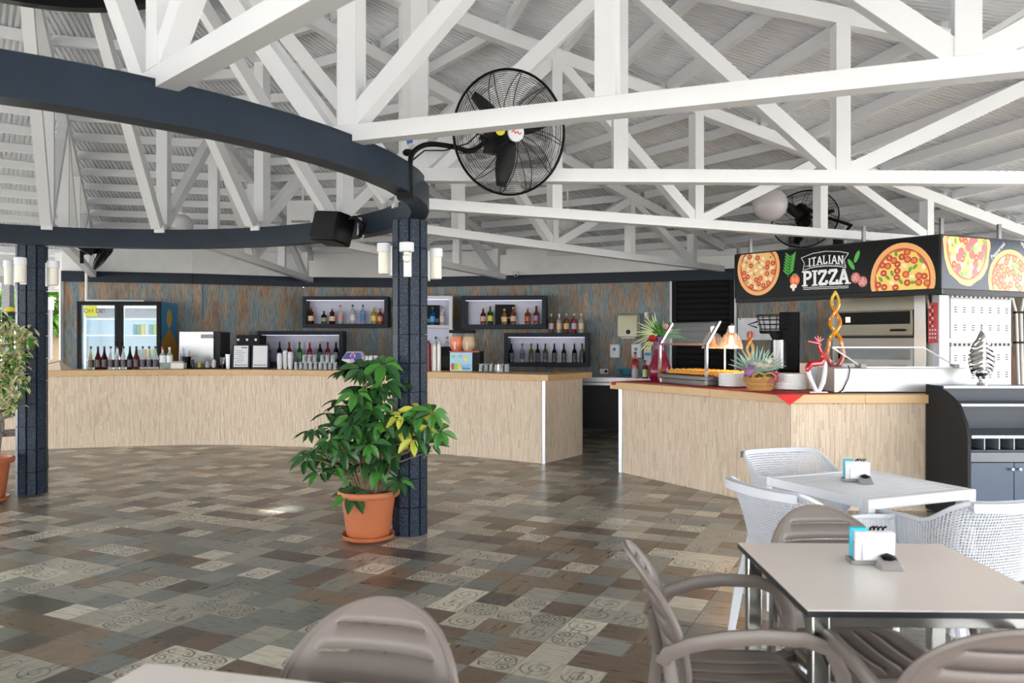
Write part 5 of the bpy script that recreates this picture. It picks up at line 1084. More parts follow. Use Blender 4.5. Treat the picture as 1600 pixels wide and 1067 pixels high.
# silver leaf sculpture
c = P(1536, 603, 6.93); LS = thing('silver_leaf_sculpture', 'silver ribbed leaf shaped ornament on top of the slate stand', 'ornament', (c.x, 6.95, 1.121))
def outl(u): return .012+.105*sin(pi*min(1, max(0, (u-.08)/.84)))**.8 if u > .12 else .03
m = MB(); N = 40
for s in (-1, 1):
    vs = []
    for i in range(N+1):
        u = i/N; w_ = outl(u) if u < .86 else .012*(1-u)/.14+.002; z = .45*u*1.18
        rip = .007*sin(i*2.2)
        for k in range(5): q = k/4; vs.append((s*w_*q, -.05*(1-q*q)*min(1, w_*14)+rip*(q > .1), z-.05*q*(u > .25)*(u < .86)))
    m.add(vs, [(5*i+k, 5*i+k+1, 5*i+k+6, 5*i+k+5) for i in range(N) for k in range(4)])
o = m.build('ribbed_leaf', mat('silver', (.75, .74, .74), .15, 1, var=.1), LS); sd = o.modifiers.new('s', 'SOLIDIFY'); sd.thickness = .006
m = MB(); m.lathe([(.045, 0), (.04, .02), (.02, .03), (.012, .08)], n=20); m.build('foot', CHROME, LS)
# ---------------- perforated white chairs ----------------
def holes(vs, faces, k, skip=None):
    """perforated surface: every quad gets an opening; k = scale of the opening"""
    bm = bmesh.new(); bv = [bm.verts.new(v) for v in vs]
    for f in faces:
        if skip and skip(f): bm.faces.new([bv[i] for i in f]); continue
        c = sum((bv[i].co for i in f), V())/4; q = [bm.verts.new(c+(bv[i].co-c)*k) for i in f]
        for a in range(4): b = (a+1) % 4; bm.faces.new((bv[f[a]], bv[f[b]], q[b], q[a]))
    return bm
def bm_obj(bm, name, m, parent, thick=0, bev=0, off=0):
    me = bpy.data.meshes.new(name); bmesh.ops.recalc_face_normals(bm, faces=bm.faces[:]); bm.to_mesh(me); bm.free(); me.materials.append(m); me.shade_smooth()
    o = bpy.data.objects.new(name, me); col.objects.link(o); o.parent = parent
    if thick: s = o.modifiers.new('thickness', 'SOLIDIFY'); s.thickness = thick; s.offset = off
    return o
def sstep(a, b, x): t = min(1, max(0, (x-a)/(b-a))); return t*t*(3-2*t)
_U = []
def ucurve(u):
    if not _U:
        q = [ucurve0(-1+i/300) for i in range(601)]; d = [0]
        for a, b in zip(q, q[1:]): d.append(d[-1]+(b-a).length)
        _U.extend((x/d[-1]*2-1, p) for x, p in zip(d, q))
    for (a, p), (b, q) in zip(_U, _U[1:]):
        if a <= u <= b+1e-9: return p.lerp(q, (u-a)/max(b-a, 1e-9))
    return _U[-1][1]
def ucurve0(u):  # u -1..1 ; 0 at back centre
    s = 1 if u > 0 else -1; a = abs(u)
    if a > .5: return V((s*(.285-.01*(a-.5)), -.10+(a-.5)/.5*.34))
    t = a/.5*pi/2; return V((s*.285*sin(t)**.75, -.10-.17*cos(t)**.75))
def ztop(a): return .815-.115*sstep(.34, .6, a)-.012*sstep(.7, 1, a)
def zbot(a): return .435+.15*sstep(.6, .85, a)
def netpt(u, v):
    a = abs(u); p = ucurve(u); z0, z1 = zbot(a), ztop(a); z = z0+(z1-z0)*v
    k = (z-.435)/.38; sc = .88+.14*k; lean = -.07*k*k*(1-sstep(.35, .75, a))
    return (p.x*sc, p.y*(1 if p.y > 0 else sc)+lean, z)
NCH = thing('perforated_armchair', '', 'chair', group='white armchairs around the white table')
NU, NV = 104, 28
vs = [netpt(-1+2*i/NU, j/NV) for i in range(NU+1) for j in range(NV+1)]
fs = [(i*(NV+1)+j, (i+1)*(NV+1)+j, (i+1)*(NV+1)+j+1, i*(NV+1)+j+1) for i in range(NU) for j in range(NV)]
bnd = lambda f: any((i % (NV+1)) in (0, NV) or i//(NV+1) in (0, NU) for i in f)
bm_obj(holes(vs, fs, .6, bnd), 'backrest_and_arms', RESN2, NCH, .006)
SU, SV = 38, 34
def seatpt(a, b):
    x = a*.25*(1-.12*(b < 0)*(-b)); y = -.01+b*.235; 
    if b < -.5: x *= sqrt(max(.2, 1-((-b-.5)/.62)**2))
    return (x, y, .447-.02*(1-a*a)*(1-abs(b))-.02*sstep(.8, 1, b))
vs = [seatpt(-1+2*i/SU, -1+2*j/SV) for i in range(SU+1) for j in range(SV+1)]
fs = [(i*(SV+1)+j, (i+1)*(SV+1)+j, (i+1)*(SV+1)+j+1, i*(SV+1)+j+1) for i in range(SU) for j in range(SV)]
bnd2 = lambda f: any((i % (SV+1)) in (0, SV) or i//(SV+1) in (0, SU) for i in f)
bm_obj(holes(vs, fs, .56, bnd2), 'seat', RESN2, NCH, .006)
m = MB(); m.sweep([V(netpt(-1+2*i/60, 1))+V((0, 0, 0)) for i in range(61)], .009, .011, 8); m.build('rim', RESN2, NCH)
# rolled lip on top of back
m = MB(); vs = []
N = 30
for i in range(N+1):
    u = -.36+.72*i/N; p = V(netpt(u, 1)); n_ = V((p.x*.6, -1 if abs(p.x) < .2 else -.6, 0)).normalized()
    vs += [p+V((0, 0, .008)), p+n_*.03+V((0, 0, .004)), p+n_*.034-V((0, 0, .035)), p+n_*.028-V((0, 0, .036)), p+n_*.024-V((0, 0, .004))]
m.add(vs, [(5*i+k, 5*i+(k+1) % 5, 5*i+5+(k+1) % 5, 5*i+5+k) for i in range(N) for k in range(5)]); m.build('top_lip', RESN2, NCH)
for s in (-1, 1):
    m = MB(); m.sweep([V(netpt(s*.97, .92)), (s*.262, .245, .6), (s*.262, .25, .4), (s*.268, .262, 0)], .016, .022, 8, sc=[1, 1, 1, .8], pw=.6); m.build('leg', RESN2, NCH)
    m = MB(); m.sweep([(s*.2, -.12, .435), (s*.235, -.2, .41), (s*.25, -.24, .25), (s*.265, -.28, 0)], .018, .022, 8, sc=[1, 1.1, 1, .75], pw=.6); m.build('leg', RESN2, NCH)
m = MB(); m.beam((-.21, -.15, .43), (.21, -.15, .43), .03, .03); m.beam((-.25, .235, .43), (.25, .235, .43), .02, .03)
for s in (-1, 1): m.beam((s*.24, .24, .43), (s*.215, -.15, .43), .025, .03)
m.build('seat_frame', RESN2, NCH)
def face_rz(d): return atan2(-d[0], d[1])  # local +y to direction d
NCH.location = (1.46, 3.90, 0); NCH.rotation_euler = (0, 0, face_rz((.93, .36))); NCH['label'] = 'white perforated armchair left of the white table, its near leg clear on the floor'
dup(NCH, (1.76, 4.74, 0), face_rz((.3, -.95)), 'white perforated armchair behind the white table, before the striped counter front')
dup(NCH, (2.08, 3.74, 0), face_rz((-.33, .94)), 'white perforated armchair right of the white table, seen from its back')
# ---------------- white slatted table ----------------
tl, tf, tr = V((1.40, 4.45)), V((1.71, 3.79)), V((2.37, 4.06)); cT = (tl+tr)/2
ang = atan2(tr.y-tf.y, tr.x-tf.x); WTb = thing('slatted_table', 'square white slatted table with a napkin caddy, in front of the counter', 'table', (cT.x, cT.y, 0), ang)
h_ = .36
for s in (-1, 1):
    m = MB(); m.bx((-h_, s*h_, .7), (h_, s*(h_-.04), .75)); m.build('frame_rail', RESIN, WTb, .004)
    m = MB(); m.bx((s*h_, -h_+.04, .7), (s*(h_-.04), h_-.04, .75)); m.build('frame_rail', RESIN, WTb, .004)
    for q in (-1, 1): m = MB(); m.bx((s*h_, q*h_, 0), (s*(h_-.045), q*(h_-.045), .7)); m.build('leg', RESIN, WTb, .004)
for i in range(15): x = -h_+.04+(i+.5)*(2*h_-.08)/15; m = MB(); m.bx((-h_+.041, x-.0185, .728), (h_-.041, x+.0185, .746)); m.build('slat', RESIN, WTb, .002, 1)
# ---------------- beige laminate tables ----------------
HP = thing('laminate_table', '', 'table', group='beige laminate tables with black edges'); d_ = .375
m = MB(); m.bx((-d_, -d_, .736), (d_, d_, .75)); m.build('tabletop', HPL, HP, .001, 1)
m = MB(); m.bx((-d_-.001, -d_-.001, .7355), (d_+.001, d_+.001, .747)); 
m = MB(); e = d_+.0015
for s in (-1, 1): m.bx((-e, s*e, .73), (e, s*(d_-.012), .7475)); m.bx((s*e, -d_+.012, .73), (s*(d_-.012), d_-.012, .7475))
m.build('black_edge', BLKE, HP)
for s in (-1, 1):
    m = MB(); m.bx((-d_+.04, s*(d_-.035), .69), (d_-.04, s*(d_-.055), .729)); m.build('apron', TLEG, HP, .002); m = MB(); m.bx((s*(d_-.035), -d_+.06, .69), (s*(d_-.055), d_-.06, .729)); m.build('apron', TLEG, HP, .002)
    for q in (-1, 1): m = MB(); m.bx((s*(d_-.02), q*(d_-.02), 0), (s*(d_-.07), q*(d_-.07), .729)); m.build('leg', TLEG, HP, .004)
HP['label'] = 'beige laminate table with black edge and chrome legs at the lower right'; HP.location = (1.209, 2.60, 0); HP.rotation_euler = (0, 0, R(-1.3))
v1, v2 = V((.97, -.243)), V((-.243, -.97)); c = V((-.854, 1.867))+v1*d_+v2*d_
dup(HP, (c.x, c.y, 0), atan2(v1.y, v1.x), 'pale tabletop corner at the bottom left, below the slotted chair back')
# napkin caddies
def caddy(lb, loc, rz, s=1.0):
    t = thing('napkin_caddy', lb, 'napkin holder', loc, rz, 'napkin caddies on the tables'); t.scale = (s, s, s*.86)
    m = MB(); m.add([(-.07, .05, 0), (.06, .05, 0), (.06, -.02, 0), (-.07, -.02, 0), (-.07, .05, .014), (.06, .05, .014), (.06, -.02, .014), (-.07, -.02, .014)], [(0, 3, 2, 1), (4, 5, 6, 7), (0, 1, 5, 4), (1, 2, 6, 5), (2, 3, 7, 6), (3, 0, 4, 7)])
    m.build('tray', GREYP, t, .002)
    m = MB(); m.add([(0, -.03, 0), (.075, -.03, 0), (.075, -.085, 0), (0, -.085, 0), (.008, -.032, .04), (.066, -.032, .04), (.068, -.078, .014), (.006, -.078, .014)], [(0, 3, 2, 1), (4, 5, 6, 7), (0, 1, 5, 4), (1, 2, 6, 5), (2, 3, 7, 6), (3, 0, 4, 7)]); m.build('front_compartment', GREYP, t, .002)
    m = MB(); m.bx((-.06, .0, .014), (.055, .006, .085)); m.bx((-.06, .04, .014), (.055, .046, .085)); m.build('holder_plate', GREYP, t, .002)
    m = MB()
    for i in range(9): m.box((.005, .004+i*.003-.018, .068+.001*(i % 3)), (.125-.002*(i % 2), .0018, .108), rot=Matrix.Rotation(R(3-i*.4), 3, 'X'))
    m.build('napkin_stack', PAPER, t)
    m = MB(); m.bx((-.036, -.024, .02), (.06, -.017, .085)); m.build('paper_packet', mat('paper_pale', (.72, .74, .8), .6), t, .002)
    m = MB(); m.bx((-.065, .008, .02), (-.01, .03, .135)); m.build('turquoise_packet', TEAL, t, .005)
    m = MB()
    for x, y in ((.0, .028), (.012, .03), (.026, .03), (.04, .028)): m.sweep([(x, y, .03), (x+.004, y, .13), (x+.014, y-.006, .137)], .006, .004, 6)
    m.build('black_sachets', BLACK, t)
    m = MB(); m.add([(.012, -.036, .042), (.035, -.034, .052), (.06, -.036, .042), (.058, -.06, .032), (.04, -.055, .036), (.018, -.06, .03)], [(0, 1, 2, 3, 4, 5)]); m.sphere((.037, -.046, .036), .014, 8, sc=(1.6, .9, .9)); m.build('dark_contents', BLACK, t)
    return t
caddy('napkin caddy with turquoise packet on the beige laminate table', (1.215, 2.70, .751), R(-6), 1.02)
p_ = P(1338, 752, (.75)*F/(752-CY)); caddy('napkin caddy with turquoise packet on the white slatted table', (p_.x, p_.y, .752), R(-12), .98)
# ---------------- taupe slotted chairs ----------------
TC = thing('slotted_armchair', '', 'chair', group='taupe resin armchairs')
def slotted(pt, nu, rows, gaps, skipu):
    pass
def plate(name, pt, nu, nv, hole, th):
    bm = bmesh.new(); g = [[bm.verts.new(pt(-1+2*i/nu, j/nv)) for j in range(nv+1)] for i in range(nu+1)]
    for i in range(nu):
        for j in range(nv):
            if not hole((i+.5)/nu*2-1, (j+.5)/nv, i, j): bm.faces.new((g[i][j], g[i+1][j], g[i+1][j+1], g[i][j+1]))
    return bm_obj(bm, name, TAUPE, TC, th)
# row positions in v so slots are thin
def vmap(seq): 
    return seq
BR = [0, .03, .1, .16, .27, .285, .35, .43, .445, .5, .58, .593, .66, .74, .753, .81, .87, .882, .92, .95, .975, .992, 1]
SL_ = {4, 7, 10, 13, 16}
def backpt(u, v):
    v = BR[round(v*(len(BR)-1))]; z = .43+.43*v; w = .17+.055*sin(min(1, v/.5)*pi/2)
    if v > .45: t = (v-.45)/.551; w = .225*sqrt(max(.0, 1-t**2.3))
    w = max(w, .02); x = u*w; return (x, -.215-.02*v-.12*v*v+.045*(x/.225)**2, z)
plate('backrest', backpt, 26, len(BR)-1, lambda u, v, i, j: j in SL_ and abs(u) < .8, .013)
SU_ = []
x = -1.0
ns = 6; seq = [-1]
for k in range(ns):
    a, b = -.9+1.8*k/ns, -.9+1.8*(k+1)/ns; seq += [a+.012, (a*2+b)/3, (a+2*b)/3, b-.012]
seq += [1]
def seatp(u, v):
    u = seq[round((u+1)/2*(len(seq)-1))]; y = -.22+.45*v; t = abs(v-.5)*2; w = .225*(1-.0*t) if t < .4 else .225*sqrt(max(.0, 1-((t-.4)/.62)**2.6)); w = max(w, .1)
    return (u*w, y, .445-.018*(1-u*u)*sin(pi*v)-.025*sstep(.82, 1, v))
slotcols = {i for i in range(len(seq)-1) if abs(seq[i+1]-seq[i]-.024) < .002}
plate('seat', seatp, len(seq)-1, 22, lambda u, v, i, j: i in slotcols and .12 < v < .86, .014)
m = MB()
N = 40; ov = []
for i in range(N):
    a = 2*pi*i/N; x, y = .22*abs(cos(a))**.75*(1 if cos(a) > 0 else -1), .005+.222*abs(sin(a))**.75*(1 if sin(a) > 0 else -1); ov.append((x, y, .425))
m.sweep(ov, .01, .016, 6, closed=True); m.build('seat_rim', TAUPE, TC)
for s in (-1, 1):
    m = MB(); m.sweep([(s*.265, .25, 0), (s*.262, .24, .25), (s*.262, .235, .45), (s*.265, .225, .57), (s*.268, .19, .645), (s*.27, .12, .672), (s*.268, .0, .676), (s*.26, -.1, .665), (s*.243, -.19, .64), (s*.215, -.25, .6), (s*.2, -.262, .57)], .022, .012, 8, pw=.7, up=(1, 0, 0)); m.build('armrest_and_front_leg', TAUPE, TC)
    m = MB(); m.sweep([(s*.268, .19, .625), (s*.255, .0, .6), (s*.235, -.12, .53), (s*.215, -.2, .45), (s*.22, -.24, .3), (s*.245, -.3, 0)], .019, .014, 8, pw=.7, up=(1, 0, 0), sc=[.4, .6, .9, 1.1, 1.1, .9]) if False else m.sweep([(s*.2, -.25, .6), (s*.212, -.225, .45), (s*.22, -.245, .28), (s*.245, -.3, 0)], .02, .015, 8, pw=.7, up=(1, 0, 0)); m.build('leg', TAUPE, TC)
    m = MB(); m.beam((s*.2, .16, .425), (s*.26, .235, .425), .05, .03); m.build('bracket', TAUPE, TC); m = MB(); m.beam((s*.18, -.17, .425), (s*.215, -.225, .43), .05, .03); m.build('bracket', TAUPE, TC)
m = MB()
m.sweep([V(backpt(-1+2*0/26, j/20.0)) if False else V(backpt(-1, j/(len(BR)-1))) for j in range(2, len(BR))]+[V(backpt(1, j/(len(BR)-1))) for j in range(len(BR)-1, 1, -1)], .009, .01, 6); m.build('back_rim', TAUPE, TC)
TC.location = (-.395, 1.64, 0); c0 = V((-.40, 1.72)); TC.rotation_euler = (0, 0, face_rz((-.25, -.97))); TC['label'] = 'taupe slotted chair whose rounded back rises at the bottom centre-left'
dup(TC, (.71, 2.5, 0), face_rz((1, -.06)), 'taupe slotted armchair seen side on at the left of the beige table')
dup(TC, (1.19, 2.74, 0), face_rz((.06, -1)), 'taupe slotted armchair behind the beige table, its seat visible below the tabletop')
dup(TC, (1.15, 2.11, 0), face_rz((.05, 1)), 'taupe slotted armchair at the bottom right corner, back to the viewer')
dup(TC, (-5.85, 9.4, 0), face_rz((.6, .8)), 'distant beige grey armchair behind the variegated plant at the left edge')
# ---------------- potted plants ----------------
def pot(lb, loc, s=1, nm='potted_umbrella_plant', cat='plant'):
    t = thing(nm, lb, cat, loc)
    m = MB(); m.lathe([(.14*s, .0), (.19*s, .02*s), (.2*s, .05*s), (.193*s, .05*s), (.18*s, .025*s), (0, .02*s)], n=36); m.build('saucer', TERRA, t)
    m = MB(); m.lathe([(.155*s, .022*s), (.16*s, .03*s), (.168*s, .1*s), (.171*s, .1*s), (.195*s, .285*s), (.2*s, .33*s), (.23*s, .335*s), (.237*s, .345*s), (.237*s, .37*s), (.228*s, .382*s), (.212*s, .38*s), (.2*s, .34*s), (.19*s, .3*s)], n=40, capt=False); m.build('pot', TERRA, t)
    m = MB(); m.lathe([(.0, .33*s), (.198*s, .335*s)], n=24); m.build('soil', SOIL, t)
    return t
pc0 = V((-1.09, 6.07, 0)); UPl = pot('umbrella plant with whorled leaves in a terracotta pot by the middle pillar', pc0)
WH = [(465, 105, 1.15, 1), (350, 130, 1, 0), (470, 200, 1.1, 0), (320, 255, .9, 1), (400, 335, 1.1, 1), (290, 370, 1, 0), (455, 400, 1, 1), (430, 460, 1, 0), (290, 480, 1.1, 0), (385, 520, 1, 0), (112, 445, .9, 0), (130, 540, .9, 0), (62, 600, 1, 0), (160, 590, .9, 0), (240, 500, 1, 0), (135, 670, .8, 0), (215, 640, .8, 0), (335, 680, 1.1, 0), (430, 640, 1.1, 1), (480, 570, 1, 0), (300, 780, 1.1, 0), (545, 715, .9, 0), (565, 370, .9, 2), (650, 350, 1, 2), (720, 360, 1, 1), (700, 425, 1, 2), (755, 455, 1, 1), (625, 490, 1.1, 2), (535, 440, .8, 2), (715, 520, .8, 0), (600, 430, .9, 0), (330, 560, 1, 0), (350, 430, 1, 0), (250, 430, .9, 0), (180, 500, .9, 0), (400, 250, .9, 0), (500, 480, 1, 0), (440, 520, 1, 0), (360, 300, .9, 1), (260, 560, 1, 0), (300, 420, .9, 0), (470, 300, .8, 0), (525, 520, .8, 2), (380, 600, 1, 0), (370, 160, .8, 0), (420, 150, .8, 1), (190, 440, .8, 0), (520, 600, .8, 0), (90, 560, .8, 0)]
LMs = []
for mt in (LEAFD, LEAFM, LEAFY, LEAFD):
    m = MB(); leafmesh(m, (0, 0, 0), (1, 0, 0), 1, .46, .25, n=5, fold=.3); LMs.append(m.mesh('leaflet', mt))
lo_rnd = random.Random(3); stuffm = MB(); nleaf = 0
SK = []; stem = MB()
for (cx, cy, s, ty) in WH:
    px, py = 460+cx/3.335, 540+cy/3.335; right = cx > 530
    Y = 5.98 + (lo_rnd.uniform(-.05, .02) if right else lo_rnd.uniform(-.16, .22))
    p_ = P(px, py-3, Y)-pc0; ax = V((p_.x*.5+lo_rnd.uniform(-.3, .3), -.5+lo_rnd.uniform(-.3, .3), .9)).normalized()
    tip = V((p_.x*.15, .0, .34)); 
    mid = V((p_.x*.35, p_.y*.3, .36+(p_.z-.36)*.55)); stem.sweep([tip, mid, p_+V((0, .03, -.06)), p_], .007 if s < 1 else .009, n=5, sc=[1.2, 1, .6, .35])
    e1 = ax.orthogonal().normalized(); e2 = ax.cross(e1); n_ = 7 if s > .85 else 6
    for i in range(n_):
        a_ = 2*pi*i/n_+lo_rnd.random()*.4; d = (e1*cos(a_)+e2*sin(a_)+ax*.1-V((0, 0, .28))).normalized(); L = lo_rnd.uniform(.115, .16)*s
        st_ = p_+d*.02; mt = ty
        if ty == 2: mt = lo_rnd.choice((2, 0, 1, 2))
        if ty == 1: mt = lo_rnd.choice((1, 1, 0))
        if ty == 0: mt = lo_rnd.choice((0, 0, 0, 3, 1))
        xx = d; yy = ax.cross(d).normalized(); zz = xx.cross(yy)
        M_ = Matrix(((xx.x, yy.x, zz.x, st_.x), (xx.y, yy.y, zz.y, st_.y), (xx.z, yy.z, zz.z, st_.z), (0, 0, 0, 1)))@Matrix.Scale(L, 4)
        if nleaf < 298: inst('leaflet', LMs[mt], UPl, M_); nleaf += 1
        else:
            o_ = len(stuffm.v); leafmesh(stuffm, (0, 0, 0), (1, 0, 0), 1, .36, .22, n=4, fold=.3); stuffm.xf(M_, o_)
for k in range(64):   # inner leaves
    x, y, z = lo_rnd.gauss(-.02, .17), lo_rnd.gauss(.0, .1), lo_rnd.uniform(.55, 1.35)
    if z > 1.1: x = lo_rnd.gauss(-.0, .09)
    for i in range(6):
        a_ = i*pi/3+lo_rnd.random(); o_ = len(stuffm.v); leafmesh(stuffm, (x, y, z), (cos(a_), sin(a_), -.15), .13, .045, .3)
stuffm.keep = 1; stuffm.build('inner_leaves', LEAFD, UPl)['kind'] = 'stuff'; stem.build('stems', BARK, UPl)
m = MB(); m.sweep([(0, 0, .33), (-.02, 0, .6), (.02, .02, .9), (.05, .0, 1.2), (.04, -.02, 1.38)], .014, n=8, sc=[1.2, 1, .9, .7, .4]); m.sweep([(.05, -.02, .33), (.1, -.03, .55), (.14, -.06, .8), (.3, -.1, .95)], .012, n=8); m.sweep([(-.05, 0, .33), (-.12, .02, .55), (-.3, 0, .72)], .011, n=8); m.build('trunk', BARK, UPl)
# variegated plant at left
vp = V((-4.93, 7.45, 0)); VP = pot('variegated cream and green shrub in a terracotta pot at the left edge', vp, 1.1, 'potted_variegated_shrub')
VL = MB(); VL2 = MB(); g = random.Random(5)
def branchleaf(px, py, Y, n, sp):
    for _ in range(n):
        p_ = P(px+g.gauss(0, sp), py+g.gauss(0, sp), Y+g.gauss(0, .12))-vp; a_ = g.random()*2*pi
        leafmesh(VL if g.random() < .72 else VL2, p_, (cos(a_), sin(a_), g.uniform(-.9, .1)), g.uniform(.05, .075), .034, .3, n=3)
for px, py, n, sp in ((10, 520, 60, 12), (30, 525, 70, 10), (40, 522, 30, 5), (48, 530, 24, 4), (20, 550, 80, 12), (5, 560, 60, 12), (35, 560, 40, 7), (15, 585, 70, 12), (33, 592, 30, 6), (3, 610, 60, 10), (25, 620, 40, 7), (12, 635, 40, 7), (-20, 540, 120, 18), (-25, 600, 120, 18), (5, 505, 30, 8), (8, 575, 60, 10)):
    branchleaf(px, py, 7.4, n, sp)
VL.keep = VL2.keep = 1
VL.build('variegated_foliage', mat('variegated_leaf', (.5, .5, .25), .5, var=.4, sc=30, isl=.35), VP)['kind'] = 'stuff'; VL2.build('green_foliage', LEAFM, VP)['kind'] = 'stuff'
m = MB(); m.sweep([(0, 0, .36), (.03, 0, .8), (.1, -.02, 1.2), (.2, -.05, 1.5)], .016, n=7, sc=[1, .9, .7, .3]); m.sweep([(0, 0, .36), (-.06, 0, .9), (-.08, 0, 1.5)], .014, n=7); m.build('trunk', BARK, VP)
# ---------------- fans ----------------
def fan(lb, c, nrm, rad, roll=0, hidef=True, badge=True):
    z = V(nrm).normalized(); x = V((0, 0, 1)).cross(z).normalized(); y = z.cross(x)
    t = thing('wall_fan', lb, 'fan'); t.matrix_basis = Matrix(((x.x, y.x, z.x, c[0]), (x.y, y.y, z.y, c[1]), (x.z, y.z, z.z, c[2]), (0, 0, 0, 1)))
    m = MB(); m.sweep([(rad*cos(i*pi/24), rad*sin(i*pi/24), 0) for i in range(48)], .009, n=6, closed=True); m.build('rim', BLACK, t)
    nr = 26 if hidef else 14; dep = rad*.2
    for s, nm in ((1, 'front_grille'), (-1, 'rear_grille')):
        m = MB()
        for i in range(1, nr): 
            r = rad*(.14+.86*i/nr); zz = s*dep*sqrt(max(0, 1-(r/rad)**2.4))
            m.sweep([(r*cos(j*pi/20), r*sin(j*pi/20), zz) for j in range(40)], .0017 if hidef else .002, n=4, closed=True)
        for i in range(12):
            a_ = i*pi/6; a2 = .5
            m.sweep([(rad*q*cos(a_+a2*(1-q)), rad*q*sin(a_+a2*(1-q)), s*dep*sqrt(max(0, 1-q**2.4))) for q in (.12, .3, .5, .7, .85, .95, 1)], .003, n=4)
        m.build(nm, BLACK, t)
    for k in range(3):
        a_ = R(roll)+k*2*pi/3; m = MB(); vs = []
        for i in range(8):
            u = i/7; r = rad*(.1+.78*u); w = rad*(.12+.2*sin(pi*(.15+.8*u))); tw = R(38-16*u)
            for s2 in (-1, 0, 1):
                lx, ly = r, s2*w*.5; vs.append((lx*cos(a_)-ly*cos(tw)*sin(a_), lx*sin(a_)+ly*cos(tw)*cos(a_), ly*sin(tw)))
        m.add(vs, [(3*i+j, 3*i+j+1, 3*i+j+4, 3*i+j+3) for i in range(7) for j in (0, 1)]); o = m.build('blade', DARK, t); sd = o.modifiers.new('t', 'SOLIDIFY'); sd.thickness = .003
    m = MB(); m.lathe([(rad*.12, -.03), (rad*.12, .02), (rad*.06, .045)], n=20); m.build('blade_hub', BLACK, t)
    m = MB(); m.lathe([(rad*.14, -.3), (rad*.2, -.26), (rad*.21, -.1), (rad*.16, -.08)], n=20); m.bx((-.06, -.14, -.26), (.06, 0, -.1)); mt = m.build('motor_housing', BLACK, t)
    m = MB(); m.lathe([(rad*.15, dep), (rad*.14, dep+.01), (0, dep+.012)], n=24); hb = m.build('centre_badge', WHITE if badge else BLACK, t)
    if badge:
        m = MB(); line(m, [(-.035, -.004), (-.02, .01), (-.008, -.006), (.006, .008), (.02, -.006), (.036, .006)], .007, 0); m.v = [(a, b2, dep+.0135) for a, q, b2 in m.v]; m.build('red_script', gmat('print', (.6, .02, .03)), hb)
    return t
Fc = V((-.01, 5.2, 2.855)); FN = V((.42, -.88, -.2)).normalized()
FA = fan('large black caged fan on a curved bracket beside the ring beam', Fc, FN, .395, 150)
FA.matrix_basis = FA.matrix_basis@Matrix.Rotation(R(-6), 4, 'Z')
iv = FA.matrix_basis.inverted()
rp = P(633, 262, 5.12); mo = Fc-FN*.2
m = MB(); pts = [rp+V((.03, -.03, -.12)), rp+V((.035, -.03, .02)), rp+V((.06, -.02, .1)), rp+V((.15, 0, .15)), rp+V((.3, .02, .14)), rp+V((.42, .05, .12)), mo+V((-.07, -.0, -.04)), mo+V((-.02, .0, .0))]
m.sweep([iv@p for p in cat_rom(pts, 5)], .017, n=10); m.build('bracket_pipe', BLACK, FA)
m = MB(); m.beam(iv@(mo+V((-.12, 0, -.02))), iv@(mo+V((.0, 0, -.1))), .03, .04); m.beam(iv@(mo+V((-.1, 0, .02))), iv@(mo+V((-.02, 0, .06))), .02, .03); m.build('tilt_bracket', BLACK, FA)
m = MB(); v0 = rp+V((.0, .02, -.1)); m.box(iv@v0, (.1, .1, .2), rot=iv.to_3x3()); m.build('clamp_plate', BLACK, FA)
m = MB(); yb = P(782, 204, 5.05); m.lathe([(0, 0), (.03, 0), (.03, .004), (0, .004)], n=16); m.v = [tuple(iv@(yb+V((x*1, y_*0+z_*1, y_)))) for x, y_, z_ in m.v]; m.build('yellow_sticker', gmat('print', (.8, .7, .02)), FA)
m = MB(); m.sweep([iv@p for p in (rp+V((.05, 0, .05)), rp+V((.12, .04, .12)), rp+V((.25, .04, .12)), rp+V((.4, .02, .16)), mo+V((-.05, 0, .08)))], .005, n=6); m.build('cable', BLACK, FA)
b_ = P(640, 224, 5.2); t = thing('blue_plug', 'small blue and white object perched on the ring beam beside the fan bracket', 'plug', (b_.x, b_.y, b_.z)); m = MB(); m.sphere((0, 0, .02), .03, 12, sc=(.7, .6, 1.3)); m.build('blue_part', gmat('print', (.02, .1, .6)), t); m = MB(); m.sphere((.01, -.012, -.02), .02, 10); m.build('white_part', OFFW, t); m = MB(); m.sphere((-.01, 0, -.06), .035, 10, sc=(1.1, .8, .7)); m.build('dark_base', BLACK, t)
fan('black caged fan tilted down in front of the grey duct above the pizza sign', P(1258, 343, 9.6), (-.1, -.8, -.62), .385, 20, False, False)
p_ = P(1258, 325, 9.9); p2 = P(1330, 352, 9.9); f2 = thing('fan_arm', 'black arm carrying the fan beside the grey duct', 'bracket'); m = MB(); m.sweep([p_, p_+V((.2, .05, -.08)), p2, (p2.x+.05, p2.y+.5, p2.z-.1)], .02, n=8); m.build('pipe', BLACK, f2); m = MB(); m.box((p2.x+.05, p2.y+.52, p2.z-.1), (.12, .04, .2)); m.build('plate', BLACK, f2)
FL = fan('black fan seen nearly edge on below the far ring beam at the left', P(166, 391, 9.3), (.78, .36, -.5), .26, 40, False, False)
q0 = P(128, 398, 9.3); ivl = FL.matrix_basis.inverted(); m = MB(); m.beam(ivl@V((q0.x, q0.y, q0.z-.1)), ivl@V((q0.x, q0.y, q0.z+.16)), .04, .04); m.beam(ivl@V((q0.x, q0.y, q0.z+.03)), ivl@(P(160, 391, 9.3)), .05, .05); m.build('wall_bracket', BLACK, FL)
dk = thing('grey_duct', 'grey metal ventilation duct rising above the pizza sign', 'duct'); m = MB(); a, b = P(1250, 385, 10.7), P(1334, 312, 10.7); m.bx((a.x, 10.7, 2.3), (b.x, 11.15, 3.04)); m.build('duct_body', mat('zinc', (.22, .24, .25), .45, .6), dk)
m = MB(); 
for z in (2.75, 2.98): m.bx((a.x-.01, 10.68, z), (b.x+.01, 11.17, z+.03))
